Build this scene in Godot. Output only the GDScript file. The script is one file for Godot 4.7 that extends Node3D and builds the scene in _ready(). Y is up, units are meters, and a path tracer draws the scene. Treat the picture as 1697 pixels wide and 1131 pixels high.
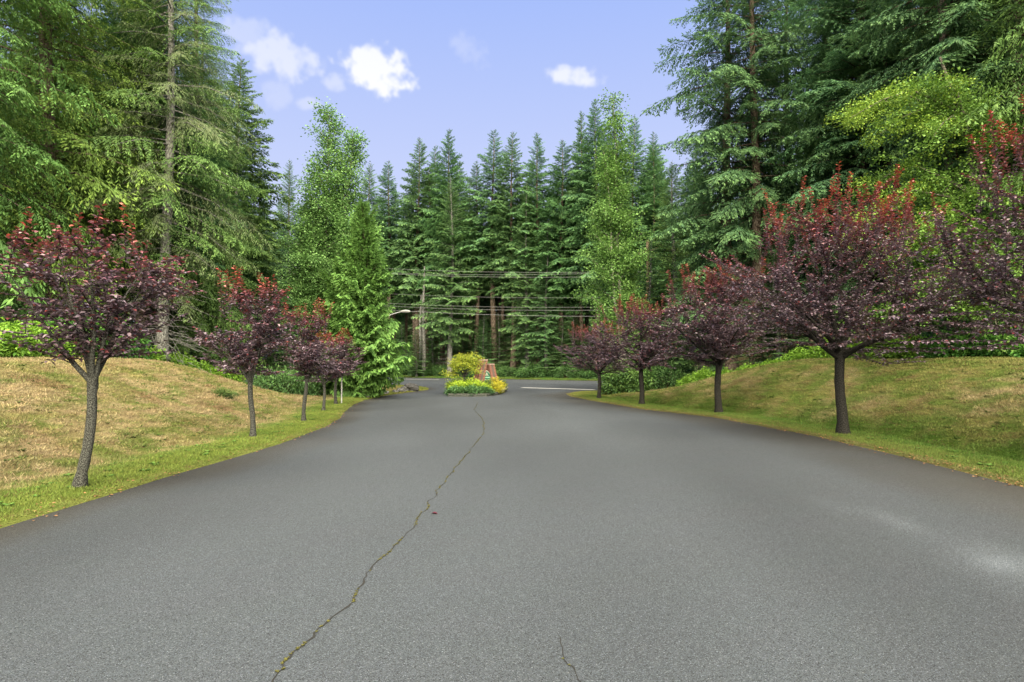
extends Node3D
# An entry road between mown banks and plum trees, opening on a cross street with a fir wood behind it.
# The camera stands at the origin looking along -z; "d" below is the distance ahead (d = -z).

class Geo:
	var v := PackedVector3Array()
	var n := PackedVector3Array()
	var c := PackedColorArray()
	func quad(a: Vector3, b: Vector3, p: Vector3, q: Vector3, nor: Vector3, col: Color) -> void:
		v.append(a); v.append(b); v.append(p); v.append(q)
		n.append(nor); n.append(nor); n.append(nor); n.append(nor)
		c.append(col); c.append(col); c.append(col); c.append(col)
	func leaf(o: Vector3, dir: Vector3, l: float, w: float, up: Vector3, col: Color) -> void:
		var side := dir.cross(up)
		if side.length_squared() < 1e-6:
			side = dir.cross(Vector3(0.31, 0.2, 0.93))
		side = side.normalized()
		var nor := side.cross(dir).normalized()
		var m := o + dir * (l * 0.45)
		quad(o, m - side * (w * 0.5), o + dir * l, m + side * (w * 0.5), nor, col)
	func add(g: Geo, t: Transform3D) -> void:
		v.append_array(t * g.v)
		n.append_array(Transform3D(t.basis.orthonormalized(), Vector3.ZERO) * g.n)
		c.append_array(g.c)

class Solid:
	var v := PackedVector3Array()
	var n := PackedVector3Array()
	var c := PackedColorArray()
	var i := PackedInt32Array()
	func tri(a: Vector3, b: Vector3, p: Vector3, col: Color) -> void:
		var nor := (p - a).cross(b - a).normalized()
		var k := v.size()
		for x in [a, b, p]:
			v.append(x); n.append(nor); c.append(col); i.append(k); k += 1
	func face(a: Vector3, b: Vector3, p: Vector3, q: Vector3, col: Color) -> void:
		tri(a, b, p, col); tri(a, p, q, col)
	func tube(pts: Array, radii: Array, sides: int, col: Color, rough := 0.0, seed_ := 1, cap := true) -> void:
		var r := RandomNumberGenerator.new()
		r.seed = seed_
		var base := v.size()
		var m := pts.size()
		var f := Vector3(1, 0, 0)
		for k in m:
			var t: Vector3 = (pts[mini(k + 1, m - 1)] - pts[maxi(k - 1, 0)]).normalized()
			var s := t.cross(f)
			if s.length() < 0.05:
				f = Vector3(0, 0, 1)
				s = t.cross(f)
			s = s.normalized()
			f = s.cross(t).normalized()
			for j in sides + 1:
				var a := TAU * (j % sides) / sides
				var dir := f * cos(a) + s * sin(a)
				var rr: float = radii[k]
				if rough > 0.0:
					r.seed = seed_ * 977 + k * 131 + (j % sides) * 7
					rr *= 1.0 + rough * (r.randf() - 0.5)
				v.append(pts[k] + dir * rr)
				n.append(dir)
				c.append(col)
		for k in m - 1:
			for j in sides:
				var a := base + k * (sides + 1) + j
				var b := a + sides + 1
				i.append_array(PackedInt32Array([a, b, a + 1, a + 1, b, b + 1]))
		if cap:
			var top := v.size()
			v.append(pts[m - 1]); n.append((pts[m - 1] - pts[m - 2]).normalized()); c.append(col)
			for j in sides:
				var a := base + (m - 1) * (sides + 1) + j
				i.append_array(PackedInt32Array([a, top, a + 1]))
	func box(at: Vector3, size: Vector3, turn: Basis, col: Color) -> void:
		var h := size * 0.5
		var p := []
		for k in 8:
			p.append(at + turn * Vector3(h.x * (1 if k & 1 else -1), h.y * (1 if k & 2 else -1), h.z * (1 if k & 4 else -1)))
		face(p[1], p[3], p[2], p[0], col); face(p[4], p[6], p[7], p[5], col)
		face(p[0], p[2], p[6], p[4], col); face(p[5], p[7], p[3], p[1], col)
		face(p[3], p[7], p[6], p[2], col); face(p[5], p[1], p[0], p[4], col)

var R := RandomNumberGenerator.new()
var quad_index := PackedInt32Array()
var taken := {}
var N1 := FastNoiseLite.new()
var N2 := FastNoiseLite.new()
var N3 := FastNoiseLite.new()
var M := {}

const XL := [[-8.0, -5.5], [2.0, -5.4], [6.4, -5.34], [9.0, -5.2], [12.7, -4.9], [16.0, -5.0], [18.5, -5.3], [20.5, -5.75], [23.9, -6.35], [27.0, -6.65], [31.0, -6.45], [34.0, -5.9], [37.0, -5.2], [39.0, -5.4], [41.5, -6.3], [44.0, -8.0], [46.5, -13.0], [48.0, -30.0]]
const XR := [[-8.0, 7.0], [8.4, 7.05], [11.1, 7.12], [14.0, 7.05], [18.7, 6.3], [22.0, 4.75], [26.9, 3.55], [30.0, 2.95], [32.0, 3.0], [34.0, 3.7], [36.0, 5.6], [38.0, 10.0], [39.5, 18.0], [41.0, 40.0]]

func table(t: Array, d: float) -> float:
	if d <= t[0][0]:
		return t[0][1]
	for k in t.size() - 1:
		if d <= t[k + 1][0]:
			var f: float = (d - t[k][0]) / (t[k + 1][0] - t[k][0])
			return lerpf(t[k][1], t[k + 1][1], f)
	return t[t.size() - 1][1]

func near_edge(x: float) -> float:
	return 42.0 - 0.42 * x
func far_edge(x: float) -> float:
	return 59.5 - 0.58 * x

func road_sd(x: float, d: float) -> float:
	var a := minf(x - table(XL, d), table(XR, d) - x) if d < 47.5 else -99.0
	var b := minf(d - near_edge(x), far_edge(x) - d) * 0.87
	return maxf(a, b)

func sm(a: float, b: float, x: float) -> float:
	return smoothstep(a, b, x)

func ground_y(x: float, d: float, s := 999.0) -> float:
	if s > 900.0:
		s = -road_sd(x, d)
	if s < 0.0:
		return lerpf(0.03, -0.06, clampf(-s / 0.35, 0.0, 1.0))
	if d > far_edge(x) - 1.0:
		var e := d - far_edge(x)
		return 0.03 + 0.25 * sm(0.5, 4.0, e) + 7.0 * sm(24.0, 70.0, e)
	var left := x < -1.5
	var hb := 1.78 * (1.0 - sm(21.0, 31.5, d)) if left else 1.78 * (1.0 - sm(23.0, 33.5, d))
	hb -= 0.06
	var u := clampf((s - 1.95) / 5.4, 0.0, 1.0)
	var y := 0.03 + 0.03 * sm(0.0, 0.9, s) - (0.07 if left else 0.15) * exp(-pow((s - 1.75) / 0.5, 2.0))
	y += hb * (0.55 * sin(u * PI * 0.5) + 0.45 * sm(0.0, 1.0, u))
	if s > 1.0:
		y += N2.get_noise_2d(x * 5.0, d * 5.0) * 0.05 * minf(1.0, s - 1.0) * minf(1.0, hb)
	if s > 12.0:
		y += N1.get_noise_2d(x, d) * 0.3 * sm(12.0, 18.0, s)
	return y

func is_lawn(x: float, d: float, s: float) -> float:
	# 1 on mown grass, 0 on the floor of the wood
	if d > far_edge(x) - 1.0:
		return 1.0 - sm(0.8, 2.2, d - far_edge(x) + N3.get_noise_2d(x * 4, d * 4) * 0.8)
	var lim := 8.6 + N3.get_noise_2d(x * 3, d * 3) * 0.6
	if x < -1.5 and d > 27.0:
		lim = lerpf(8.6, 2.2, sm(25.0, 29.0, d))
		if d > 34.0:
			lim = 9.0
	return 1.0 - sm(lim - 0.5, lim + 0.5, s)

func lawn_color(x: float, d: float, s: float) -> Color:
	var straw := Color(0.25, 0.20, 0.115)
	var dry := Color(0.15, 0.10, 0.055)
	var green := Color(0.078, 0.125, 0.024)
	var lush := Color(0.045, 0.10, 0.016)
	var olive := Color(0.15, 0.152, 0.05)
	var p := N1.get_noise_2d(x * 9.0, d * 9.0)
	var q := N2.get_noise_2d(x * 14.0 + 50.0, d * 14.0)
	var w := N3.get_noise_2d(x * 40.0, d * 40.0)
	var c: Color
	if d > far_edge(x) - 1.0:
		return Color(0.07, 0.15, 0.025).lerp(olive, clampf(0.2 + q, 0, 1))
	if x < -1.5:
		c = straw.lerp(olive, clampf(0.30 + p * 1.3 + w * 1.0, 0.0, 1.0))
		c = c.lerp(green, clampf(-0.10 + q * 1.7 + w * 1.0 + 0.30 * (1.0 - sm(2.0, 4.0, s)), 0.0, 0.75))
		c = c.lerp(dry, clampf(N2.get_noise_2d(x * 8.0, d * 16.0 + 90.0) * 2.6 - 0.55, 0.0, 0.8) * sm(2.0, 3.0, s))
		c = c.lerp(straw * 1.1, 0.5 * sm(5.5, 7.0, s))
	else:
		c = olive.lerp(straw, clampf(0.18 + p * 1.2 + w * 0.9, 0.0, 1.0))
		c = c.lerp(green, clampf(0.36 + q * 2.0 + w * 1.2, 0.0, 0.85))
		c = c.lerp(dry, clampf(N2.get_noise_2d(x * 8.0, d * 16.0 + 90.0) * 2.2 - 0.55, 0.0, 0.7) * sm(2.0, 3.0, s))
		c = c.lerp(olive.lerp(green, 0.4), 0.45 * sm(5.5, 7.0, s))
	var low := green.lerp(lush, clampf(0.35 + q, 0.0, 1.0)) if x > -1.5 else Color(0.105, 0.155, 0.026).lerp(lush, clampf(q * 1.2, 0.0, 1.0))
	c = c.lerp(low, (1.0 - sm(1.9, 2.7, s + w * 0.5)) if x > -1.5 else (1.0 - sm(0.9, 1.6, s + w * 0.5)) * 0.9)
	if s < 0.9:
		c = c.lerp(Color(0.12, 0.155, 0.032) if x < -1.5 else Color(0.12, 0.145, 0.037), 0.55 * (1.0 - sm(0.5, 0.9, s)))
	c = c.lerp(Color(0.13, 0.105, 0.055), (0.3 if x < -1.5 else 0.6) * (1.0 - sm(0.02, 0.10 if x < -1.5 else 0.2, s + w * 0.1)))
	if d > 30.0:
		c = c.lerp(Color(0.20, 0.175, 0.055), 0.5 * clampf(0.6 + q * 1.5, 0, 1))
	return c

func numbered(called: String) -> String:
	var k: int = taken.get(called, 0)
	taken[called] = k + 1
	return called if k == 0 else "%s_%03d" % [called, k]

func tag(o: Node, label := "", category := "", group := "", kind := "") -> void:
	if label: o.set_meta("label", label)
	if category: o.set_meta("category", category)
	if group: o.set_meta("group", group)
	if kind: o.set_meta("kind", kind)

func geo_mesh(g: Geo, mat: Material) -> ArrayMesh:
	var a := []
	a.resize(Mesh.ARRAY_MAX)
	a[Mesh.ARRAY_VERTEX] = g.v
	a[Mesh.ARRAY_NORMAL] = g.n
	a[Mesh.ARRAY_COLOR] = g.c
	var nq := g.v.size() / 4
	if quad_index.size() < nq * 6:
		var k := quad_index.size() / 6
		while k < nq:
			var b := k * 4
			quad_index.append(b); quad_index.append(b + 1); quad_index.append(b + 2)
			quad_index.append(b); quad_index.append(b + 2); quad_index.append(b + 3)
			k += 1
	a[Mesh.ARRAY_INDEX] = quad_index.slice(0, nq * 6)
	var m := ArrayMesh.new()
	m.add_surface_from_arrays(Mesh.PRIMITIVE_TRIANGLES, a)
	m.surface_set_material(0, mat)
	return m

func solid_mesh(s: Solid, mat: Material) -> ArrayMesh:
	var a := []
	a.resize(Mesh.ARRAY_MAX)
	a[Mesh.ARRAY_VERTEX] = s.v
	a[Mesh.ARRAY_NORMAL] = s.n
	a[Mesh.ARRAY_COLOR] = s.c
	a[Mesh.ARRAY_INDEX] = s.i
	var m := ArrayMesh.new()
	m.add_surface_from_arrays(Mesh.PRIMITIVE_TRIANGLES, a)
	m.surface_set_material(0, mat)
	return m

func part(called: String, mesh: Mesh, parent: Node, stuff := false) -> MeshInstance3D:
	var o := MeshInstance3D.new()
	o.name = called if parent != self else numbered(called)
	o.mesh = mesh
	parent.add_child(o, true)
	if stuff: o.set_meta("kind", "stuff")
	return o

func thing(called: String, at: Vector3, turn := 0.0) -> Node3D:
	var o := Node3D.new()
	o.name = numbered(called)
	add_child(o, true)
	o.position = at
	o.rotation.y = turn
	return o

# ---------------------------------------------------------------- materials

func noise_tex(freq: float, a: Color, b: Color, seed_: int, size := 512, normal := 0.0, octaves := 4, kind := FastNoiseLite.TYPE_SIMPLEX_SMOOTH) -> NoiseTexture2D:
	var f := FastNoiseLite.new()
	f.noise_type = kind
	f.frequency = freq
	f.fractal_octaves = octaves
	f.seed = seed_
	var t := NoiseTexture2D.new()
	t.width = size
	t.height = size
	t.seamless = true
	t.noise = f
	if normal > 0.0:
		t.as_normal_map = true
		t.bump_strength = normal
	else:
		var g := Gradient.new()
		g.set_color(0, a.linear_to_srgb())
		g.set_color(1, b.linear_to_srgb())
		g.set_offset(0, 0.28)
		g.set_offset(1, 0.72)
		t.color_ramp = g
	return t

func leaf_mat(called: String, tint: Color, rough := 0.6, spec := 0.3, back := 0.8) -> StandardMaterial3D:
	var m := StandardMaterial3D.new()
	m.resource_name = called
	m.vertex_color_use_as_albedo = true
	m.albedo_color = tint.linear_to_srgb()
	m.roughness = rough
	m.metallic_specular = spec
	m.cull_mode = BaseMaterial3D.CULL_DISABLED
	m.backlight_enabled = back > 0.0
	m.backlight = Color(back, back, back)
	return m

func bark_mat(called: String, a: Color, b: Color, scale: Vector3, seed_: int, size := 256, freq := 0.02) -> StandardMaterial3D:
	var m := StandardMaterial3D.new()
	m.resource_name = called
	m.albedo_texture = noise_tex(freq, a, b, seed_, size)
	m.vertex_color_use_as_albedo = true
	m.uv1_triplanar = true
	m.uv1_scale = scale
	m.roughness = 0.95
	m.metallic_specular = 0.15
	m.normal_enabled = true
	m.normal_texture = noise_tex(freq * 1.5, a, b, seed_ + 1, size, 14.0)
	m.normal_scale = 1.2
	return m

func plain_mat(called: String, col: Color, rough := 0.9, metal := 0.0) -> StandardMaterial3D:
	var m := StandardMaterial3D.new()
	m.resource_name = called
	m.albedo_color = col.linear_to_srgb()
	m.roughness = rough
	m.metallic = metal
	return m

func asphalt_image() -> Image:
	# aggregate: pale and dark chips in grey binder
	var s := 1024
	var img := Image.create(s, s, false, Image.FORMAT_RGB8)
	img.fill(Color(0.47, 0.475, 0.465))
	var r := RandomNumberGenerator.new()
	r.seed = 77
	for k in 150000:
		var x := r.randi() % s
		var y := r.randi() % s
		var t := r.randf()
		var g := r.randfn(0.47, 0.085)
		if t < 0.07: g = r.randf_range(0.60, 0.82)
		elif t < 0.22: g = r.randf_range(0.18, 0.30)
		var c := Color(g * r.randf_range(0.97, 1.02), g, g * r.randf_range(0.94, 1.02))
		img.fill_rect(Rect2i(x, y, r.randi_range(1, 5), r.randi_range(1, 4)), c)
	return img

func make_materials() -> void:
	M.fir = leaf_mat("fir needles", Color(1, 1, 1))
	M.fir_blue = leaf_mat("fir needles bluish", Color(0.98, 1.06, 1.12))
	M.fir_dark = leaf_mat("fir needles deep", Color(0.84, 0.95, 0.90))
	M.fir_warm = leaf_mat("fir needles yellowish", Color(1.25, 1.12, 0.85))
	M.broad = leaf_mat("broad leaves", Color(1, 1, 1), 0.55, 0.35, 0.7)
	M.plum = leaf_mat("plum leaves", Color(1, 1, 1), 0.36, 0.62, 0.5)
	M.grass = leaf_mat("grass", Color(1, 1, 1), 0.7, 0.25, 0.5)
	M.bark_fir = bark_mat("fir bark", Color(0.06, 0.045, 0.035), Color(0.19, 0.155, 0.13), Vector3(2.2, 0.7, 2.2), 11)
	M.bark_grey = bark_mat("grey bark", Color(0.10, 0.10, 0.095), Color(0.29, 0.29, 0.285), Vector3(2.2, 1.0, 2.2), 21)
	M.bark_birch = bark_mat("pale bark", Color(0.20, 0.19, 0.165), Color(0.62, 0.60, 0.55), Vector3(2.0, 3.5, 2.0), 31)
	M.bark_plum = bark_mat("plum bark", Color(0.010, 0.010, 0.009), Color(0.19, 0.195, 0.185), Vector3(3.0, 1.9, 3.0), 41, 512, 0.045)
	M.metal = plain_mat("galvanised metal", Color(0.42, 0.43, 0.44), 0.45, 0.6)
	M.wire = plain_mat("wire", Color(0.17, 0.175, 0.18), 0.5, 0.2)
	M.paint = plain_mat("road paint", Color(0.36, 0.36, 0.35), 0.8)
	var g := StandardMaterial3D.new()
	g.resource_name = "soil and turf"
	g.vertex_color_use_as_albedo = true
	g.albedo_texture = noise_tex(0.06, Color(0.62, 0.62, 0.62), Color(1, 1, 1), 5, 512, 0.0, 5)
	g.uv1_triplanar = true
	g.uv1_world_triplanar = true
	g.uv1_scale = Vector3(0.7, 0.7, 0.7)
	g.roughness = 1.0
	g.metallic_specular = 0.1
	g.normal_enabled = true
	g.normal_texture = noise_tex(0.08, Color.BLACK, Color.WHITE, 6, 512, 16.0, 5)
	M.ground = g
	var a := StandardMaterial3D.new()
	a.resource_name = "worn asphalt"
	a.vertex_color_use_as_albedo = true
	var img := asphalt_image()
	a.albedo_texture = ImageTexture.create_from_image(img)
	a.uv1_triplanar = true
	a.uv1_world_triplanar = true
	a.uv1_scale = Vector3(0.62, 0.62, 0.62)
	a.roughness = 0.85
	a.metallic_specular = 0.35
	a.heightmap_enabled = true
	a.heightmap_texture = a.albedo_texture
	a.heightmap_scale = 0.5
	M.asphalt = a
	M.stone = bark_mat("field stone", Color(0.05, 0.05, 0.052), Color(0.25, 0.25, 0.25), Vector3(2.5, 2.5, 2.5), 51)
	M.brick = bark_mat("red brick", Color(0.19, 0.085, 0.065), Color(0.33, 0.185, 0.155), Vector3(3, 3, 3), 61)
	M.kerb = bark_mat("kerb concrete", Color(0.035, 0.04, 0.037), Color(0.085, 0.09, 0.08), Vector3(2, 2, 2), 71)
	M.wood = bark_mat("pole wood", Color(0.10, 0.075, 0.05), Color(0.22, 0.17, 0.12), Vector3(3, 0.5, 3), 81)

# ---------------------------------------------------------------- foliage builders

func jit(c: Color, r: RandomNumberGenerator, k: float) -> Color:
	var f := 1.0 + r.randf_range(-k, k)
	return Color(c.r * f * (1.0 + r.randf_range(-0.06, 0.06)), c.g * f, c.b * f * (1.0 + r.randf_range(-0.08, 0.08)))

# one bough of unit length along +x: side twigs in a flat spray, each set with needle shoots
func bough(seed_: int, twigs: int, shoots: int, o: Dictionary) -> Geo:
	var r := RandomNumberGenerator.new()
	r.seed = seed_
	var g := Geo.new()
	var droop: float = o.droop
	var hang: float = o.hang
	var bare: float = o.get("bare", 0.08)
	var sl: float = o.sl
	var sw: float = o.sw
	var c0: Color = o.inner
	var c1: Color = o.tip
	var lift: float = o.get("lift", 0.12)
	var ph := r.randf() * 6.0
	for i in twigs:
		var u := bare + (1.0 - bare) * (i + r.randf()) / twigs
		var p0 := Vector3(u, lift * u - droop * u * u, 0.05 * sin(u * 4.0 + ph) * u)
		var side := 1.0 if i % 2 == 0 else -1.0
		var tl: float = (0.07 + o.get("twig", 0.36) * pow(1.0 - u, 0.75) * minf(1.0, (u - bare) * 5.0 + 0.45)) * r.randf_range(0.65, 1.2)
		var a := deg_to_rad(r.randf_range(42.0, 68.0))
		var hg := hang * r.randf_range(0.4, 1.4)
		var dir := Vector3(cos(a), -hg + r.randf_range(-0.12, 0.12), side * sin(a)).normalized()
		var across := dir.cross(Vector3.UP).normalized()
		var ns := maxi(2, int(shoots * clampf(tl / 0.25, 0.4, 1.2)))
		for j in ns:
			var t := (j + r.randf() * 0.6) / ns
			var q: Vector3 = p0 + dir * tl * t - Vector3(0, hg * 0.3 * tl * t * t, 0)
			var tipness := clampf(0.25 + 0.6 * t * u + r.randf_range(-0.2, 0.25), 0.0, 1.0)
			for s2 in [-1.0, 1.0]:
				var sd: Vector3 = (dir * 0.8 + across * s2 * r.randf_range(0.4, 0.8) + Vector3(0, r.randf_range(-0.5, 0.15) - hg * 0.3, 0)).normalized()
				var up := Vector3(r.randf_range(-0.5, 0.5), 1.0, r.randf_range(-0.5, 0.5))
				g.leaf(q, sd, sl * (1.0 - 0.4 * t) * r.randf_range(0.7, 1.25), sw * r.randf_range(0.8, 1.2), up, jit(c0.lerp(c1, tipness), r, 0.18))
		g.leaf(p0 + dir * tl * 0.85, dir, sl * 1.1, sw, Vector3(r.randf_range(-0.4, 0.4), 1, r.randf_range(-0.4, 0.4)), jit(c1, r, 0.15))
	return g

# leader, limbs and boughs of a conifer
func conifer(seed_: int, H: float, Rm: float, cb: float, count: int, boughs: Array, o: Dictionary) -> Node3D:
	var r := RandomNumberGenerator.new()
	r.seed = seed_
	var lean: Vector2 = Vector2(r.randf_range(-1, 1), r.randf_range(-1, 1)) * o.get("lean", 0.01)
	var r0: float = o.get("r0", H * 0.0115)
	var root := Node3D.new()
	var trunk := Solid.new()
	var pts := []
	var rad := []
	var steps := 14
	for k in steps + 1:
		var t := float(k) / steps
		pts.append(Vector3(lean.x * H * t + 0.05 * sin(t * 7.0 + seed_) * r0 * 8.0, H * t - 0.15 * (1.0 if k == 0 else 0.0), lean.y * H * t + 0.05 * cos(t * 6.0 + seed_) * r0 * 8.0))
		rad.append(r0 * (pow(1.0 - t, 0.85) * 0.98 + 0.02) * (1.35 if k == 0 else 1.0))
	trunk.tube(pts, rad, o.get("sides", 8), Color(1, 1, 1), 0.12, seed_)
	part("trunk", solid_mesh(trunk, o.bark), root)
	var limbs := Solid.new()
	var crown := Geo.new()
	var shape: float = o.get("shape", 0.8)
	for k in count:
		var t := pow((k + r.randf()) / count, o.get("pack", 0.9))
		var y := H * (cb + (1.0 - cb) * t * 0.985)
		var low := sm(0.0, 0.18, t) * 0.45 + 0.55
		var L := Rm * pow(1.0 - t, shape) * low * r.randf_range(o.get("short", 0.55), 1.15) + 0.2
		if r.randf() < o.get("long", 0.05):
			L *= 1.25
		var yaw := k * 2.39996 + r.randf_range(-0.5, 0.5)
		var pitch := lerpf(o.get("pitch_low", -0.28), o.get("pitch_top", 0.6), pow(t, 1.3)) + r.randf_range(-0.14, 0.14)
		var b := Basis(Vector3.UP, yaw) * Basis(Vector3(0, 0, 1), pitch) * Basis(Vector3(1, 0, 0), r.randf_range(-0.45, 0.45))
		var f := clampf(y / H, 0.0, 1.0)
		var ki := minf(f * steps, steps - 0.001)
		var base: Vector3 = (pts[int(ki)] as Vector3).lerp(pts[int(ki) + 1], ki - int(ki))
		if not o.has("gap") or r.randf() > o.gap:
			crown.add(boughs[r.randi() % boughs.size()], Transform3D(b.scaled_local(Vector3.ONE * L) if false else b * Basis.from_scale(Vector3.ONE * L), base))
		if o.get("limbs", true):
			var tip := base + b * Vector3(L * 0.75, 0.12 * L * 0.75 - o.droop * 0.56 * L, 0)
			var mid := base + b * Vector3(L * 0.4, 0.12 * L * 0.4 - o.droop * 0.16 * L, 0)
			limbs.tube([base, mid, tip], [0.012 * L + 0.006, 0.007 * L + 0.004, 0.003], 3, Color(0.7, 0.7, 0.7), 0.0, 1, false)
	# dead snags below the crown
	for k in o.get("dead", 0):
		var y: float = H * cb * r.randf_range(0.15, 1.1)
		var L: float = r.randf_range(0.5, 1.8) * o.get("dead_len", 1.0)
		var yaw := r.randf() * TAU
		var dir := Vector3(cos(yaw), r.randf_range(-0.35, 0.1), sin(yaw)).normalized()
		var base := Vector3(lean.x * y, y, lean.y * y)
		limbs.tube([base, base + dir * L * 0.5 + Vector3(0, -0.03, 0), base + dir * L + Vector3(0, -0.15 * L, 0)], [0.018, 0.012, 0.004], 3, Color(1.1, 1.05, 1.0), 0.0, 1, false)
		for j in 2:
			var q := base + dir * L * r.randf_range(0.3, 0.9)
			var d2 := (dir + Vector3(r.randf_range(-1, 1), r.randf_range(-0.6, 0.1), r.randf_range(-1, 1))).normalized()
			limbs.tube([q, q + d2 * L * 0.35], [0.008, 0.003], 3, Color(1.1, 1.05, 1.0), 0.0, 1, false)
	if limbs.v.size():
		part("limbs", solid_mesh(limbs, o.bark), root, true)
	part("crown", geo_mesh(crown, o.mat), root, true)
	return root

# clump of broad leaves of unit radius round a short forking twig
func leaf_clump(seed_: int, count: int, l: float, w: float, c0: Color, c1: Color, flat := 0.6, fold := false) -> Geo:
	var r := RandomNumberGenerator.new()
	r.seed = seed_
	var g := Geo.new()
	for k in count:
		var p := Vector3(r.randfn(0, 0.42), r.randfn(0, 0.42 * flat), r.randfn(0, 0.42))
		var dir := (p.normalized() + Vector3(r.randf_range(-1, 1), r.randf_range(-0.9, 0.5), r.randf_range(-1, 1)) * 0.8).normalized()
		var up := Vector3(r.randf_range(-0.8, 0.8), 1.0, r.randf_range(-0.8, 0.8)).normalized()
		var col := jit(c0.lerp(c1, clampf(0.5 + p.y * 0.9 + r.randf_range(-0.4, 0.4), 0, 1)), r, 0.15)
		if fold:
			folded(g, p, dir, l * r.randf_range(0.7, 1.2), w, up, col, 0.3)
		else:
			g.leaf(p, dir, l * r.randf_range(0.7, 1.2), w * r.randf_range(0.8, 1.15), up, col)
	return g

# a leaf of two halves folded along its midrib
func folded(g: Geo, o: Vector3, dir: Vector3, l: float, w: float, up: Vector3, col: Color, fold: float) -> void:
	var side := dir.cross(up)
	if side.length_squared() < 1e-5:
		side = Vector3(1, 0, 0)
	side = side.normalized()
	var nor := side.cross(dir).normalized()
	var tip := o + dir * l - nor * (l * 0.12)
	for s in [1.0, -1.0]:
		var e: Vector3 = side * s * (w * 0.5) + nor * (w * fold)
		var n2: Vector3 = (nor - side * s * fold * 1.6).normalized()
		if s > 0.0:
			g.quad(o, tip, o + dir * (l * 0.68) + e * 0.85, o + dir * (l * 0.3) + e * 0.9, n2, col)
		else:
			g.quad(o, o + dir * (l * 0.3) + e * 0.9, o + dir * (l * 0.68) + e * 0.85, tip, n2, col)

# birch or alder: slim trunk(s), rising limbs, many leaf clumps
func birch(seed_: int, H: float, Rm: float, cb: float, o: Dictionary) -> Node3D:
	var r := RandomNumberGenerator.new()
	r.seed = seed_
	var root := Node3D.new()
	var clumps := []
	for k in 6:
		clumps.append(leaf_clump(seed_ * 10 + k, o.get("leaves", 84), o.get("leaf", 0.215), o.get("leafw", 0.16), o.c0, o.c1))
	var crown := Geo.new()
	for st in o.stems:
		var h: float = H * st[2]
		var pts := []
		var rad := []
		for k in 13:
			var t := k / 12.0
			pts.append(Vector3(st[0] * (0.25 + 0.75 * t) + st[3] * t * h + 0.06 * sin(t * 9.0 + seed_), h * t - (0.1 if k == 0 else 0.0), st[1] * (0.3 + 0.7 * t) + 0.06 * cos(t * 8.0)))
			rad.append(o.get("r0", 0.13) * (1.0 - t * 0.93))
		var trunk := Solid.new()
		trunk.tube(pts, rad, 9, Color(1, 1, 1), 0.08, seed_)
		part("trunk", solid_mesh(trunk, o.bark), root)
		var limbs := Solid.new()
		var nb: int = o.get("limbs", 46)
		for k in nb:
			var t := cb + (1.0 - cb) * (k + r.randf()) / nb
			var ki := minf(t * 12.0, 11.999)
			var base: Vector3 = (pts[int(ki)] as Vector3).lerp(pts[int(ki) + 1], ki - int(ki))
			var tt := (t - cb) / (1.0 - cb)
			var L := Rm * (pow(1.0 - tt, 0.7) * (0.45 + 0.55 * sm(0.0, 0.3, tt)) + 0.12) * r.randf_range(0.6, 1.15)
			var yaw := k * 2.4 + r.randf_range(-0.5, 0.5)
			var el := lerpf(0.35, 1.1, tt)
			var dir := Vector3(cos(yaw) * cos(el), sin(el), sin(yaw) * cos(el))
			var tip := base + dir * L * 1.1
			limbs.tube([base, base + dir * L * 0.5, tip], [0.02 + L * 0.008, 0.012 + L * 0.004, 0.005], 4, Color(0.6, 0.58, 0.55), 0.0, 1, false)
			var m := maxi(2, int(L * o.get("per_m", 5.0)))
			for j in m:
				var f := lerpf(0.3, 1.08, (j + r.randf()) / m)
				var sc: float = r.randf_range(0.40, 0.68) * o.get("clump", 1.0)
				var q: Vector3 = base + dir * L * 1.1 * f + Vector3(r.randf_range(-0.25, 0.25), r.randf_range(-0.3, 0.15), r.randf_range(-0.25, 0.25)) * o.get("clump", 1.0)
				var b := Basis(Vector3.UP, r.randf() * TAU) * Basis(Vector3(1, 0, 0), r.randf_range(-0.4, 0.4)) * Basis.from_scale(Vector3.ONE * sc)
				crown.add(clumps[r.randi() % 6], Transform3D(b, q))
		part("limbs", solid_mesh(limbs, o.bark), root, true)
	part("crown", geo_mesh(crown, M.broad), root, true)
	return root

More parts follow.
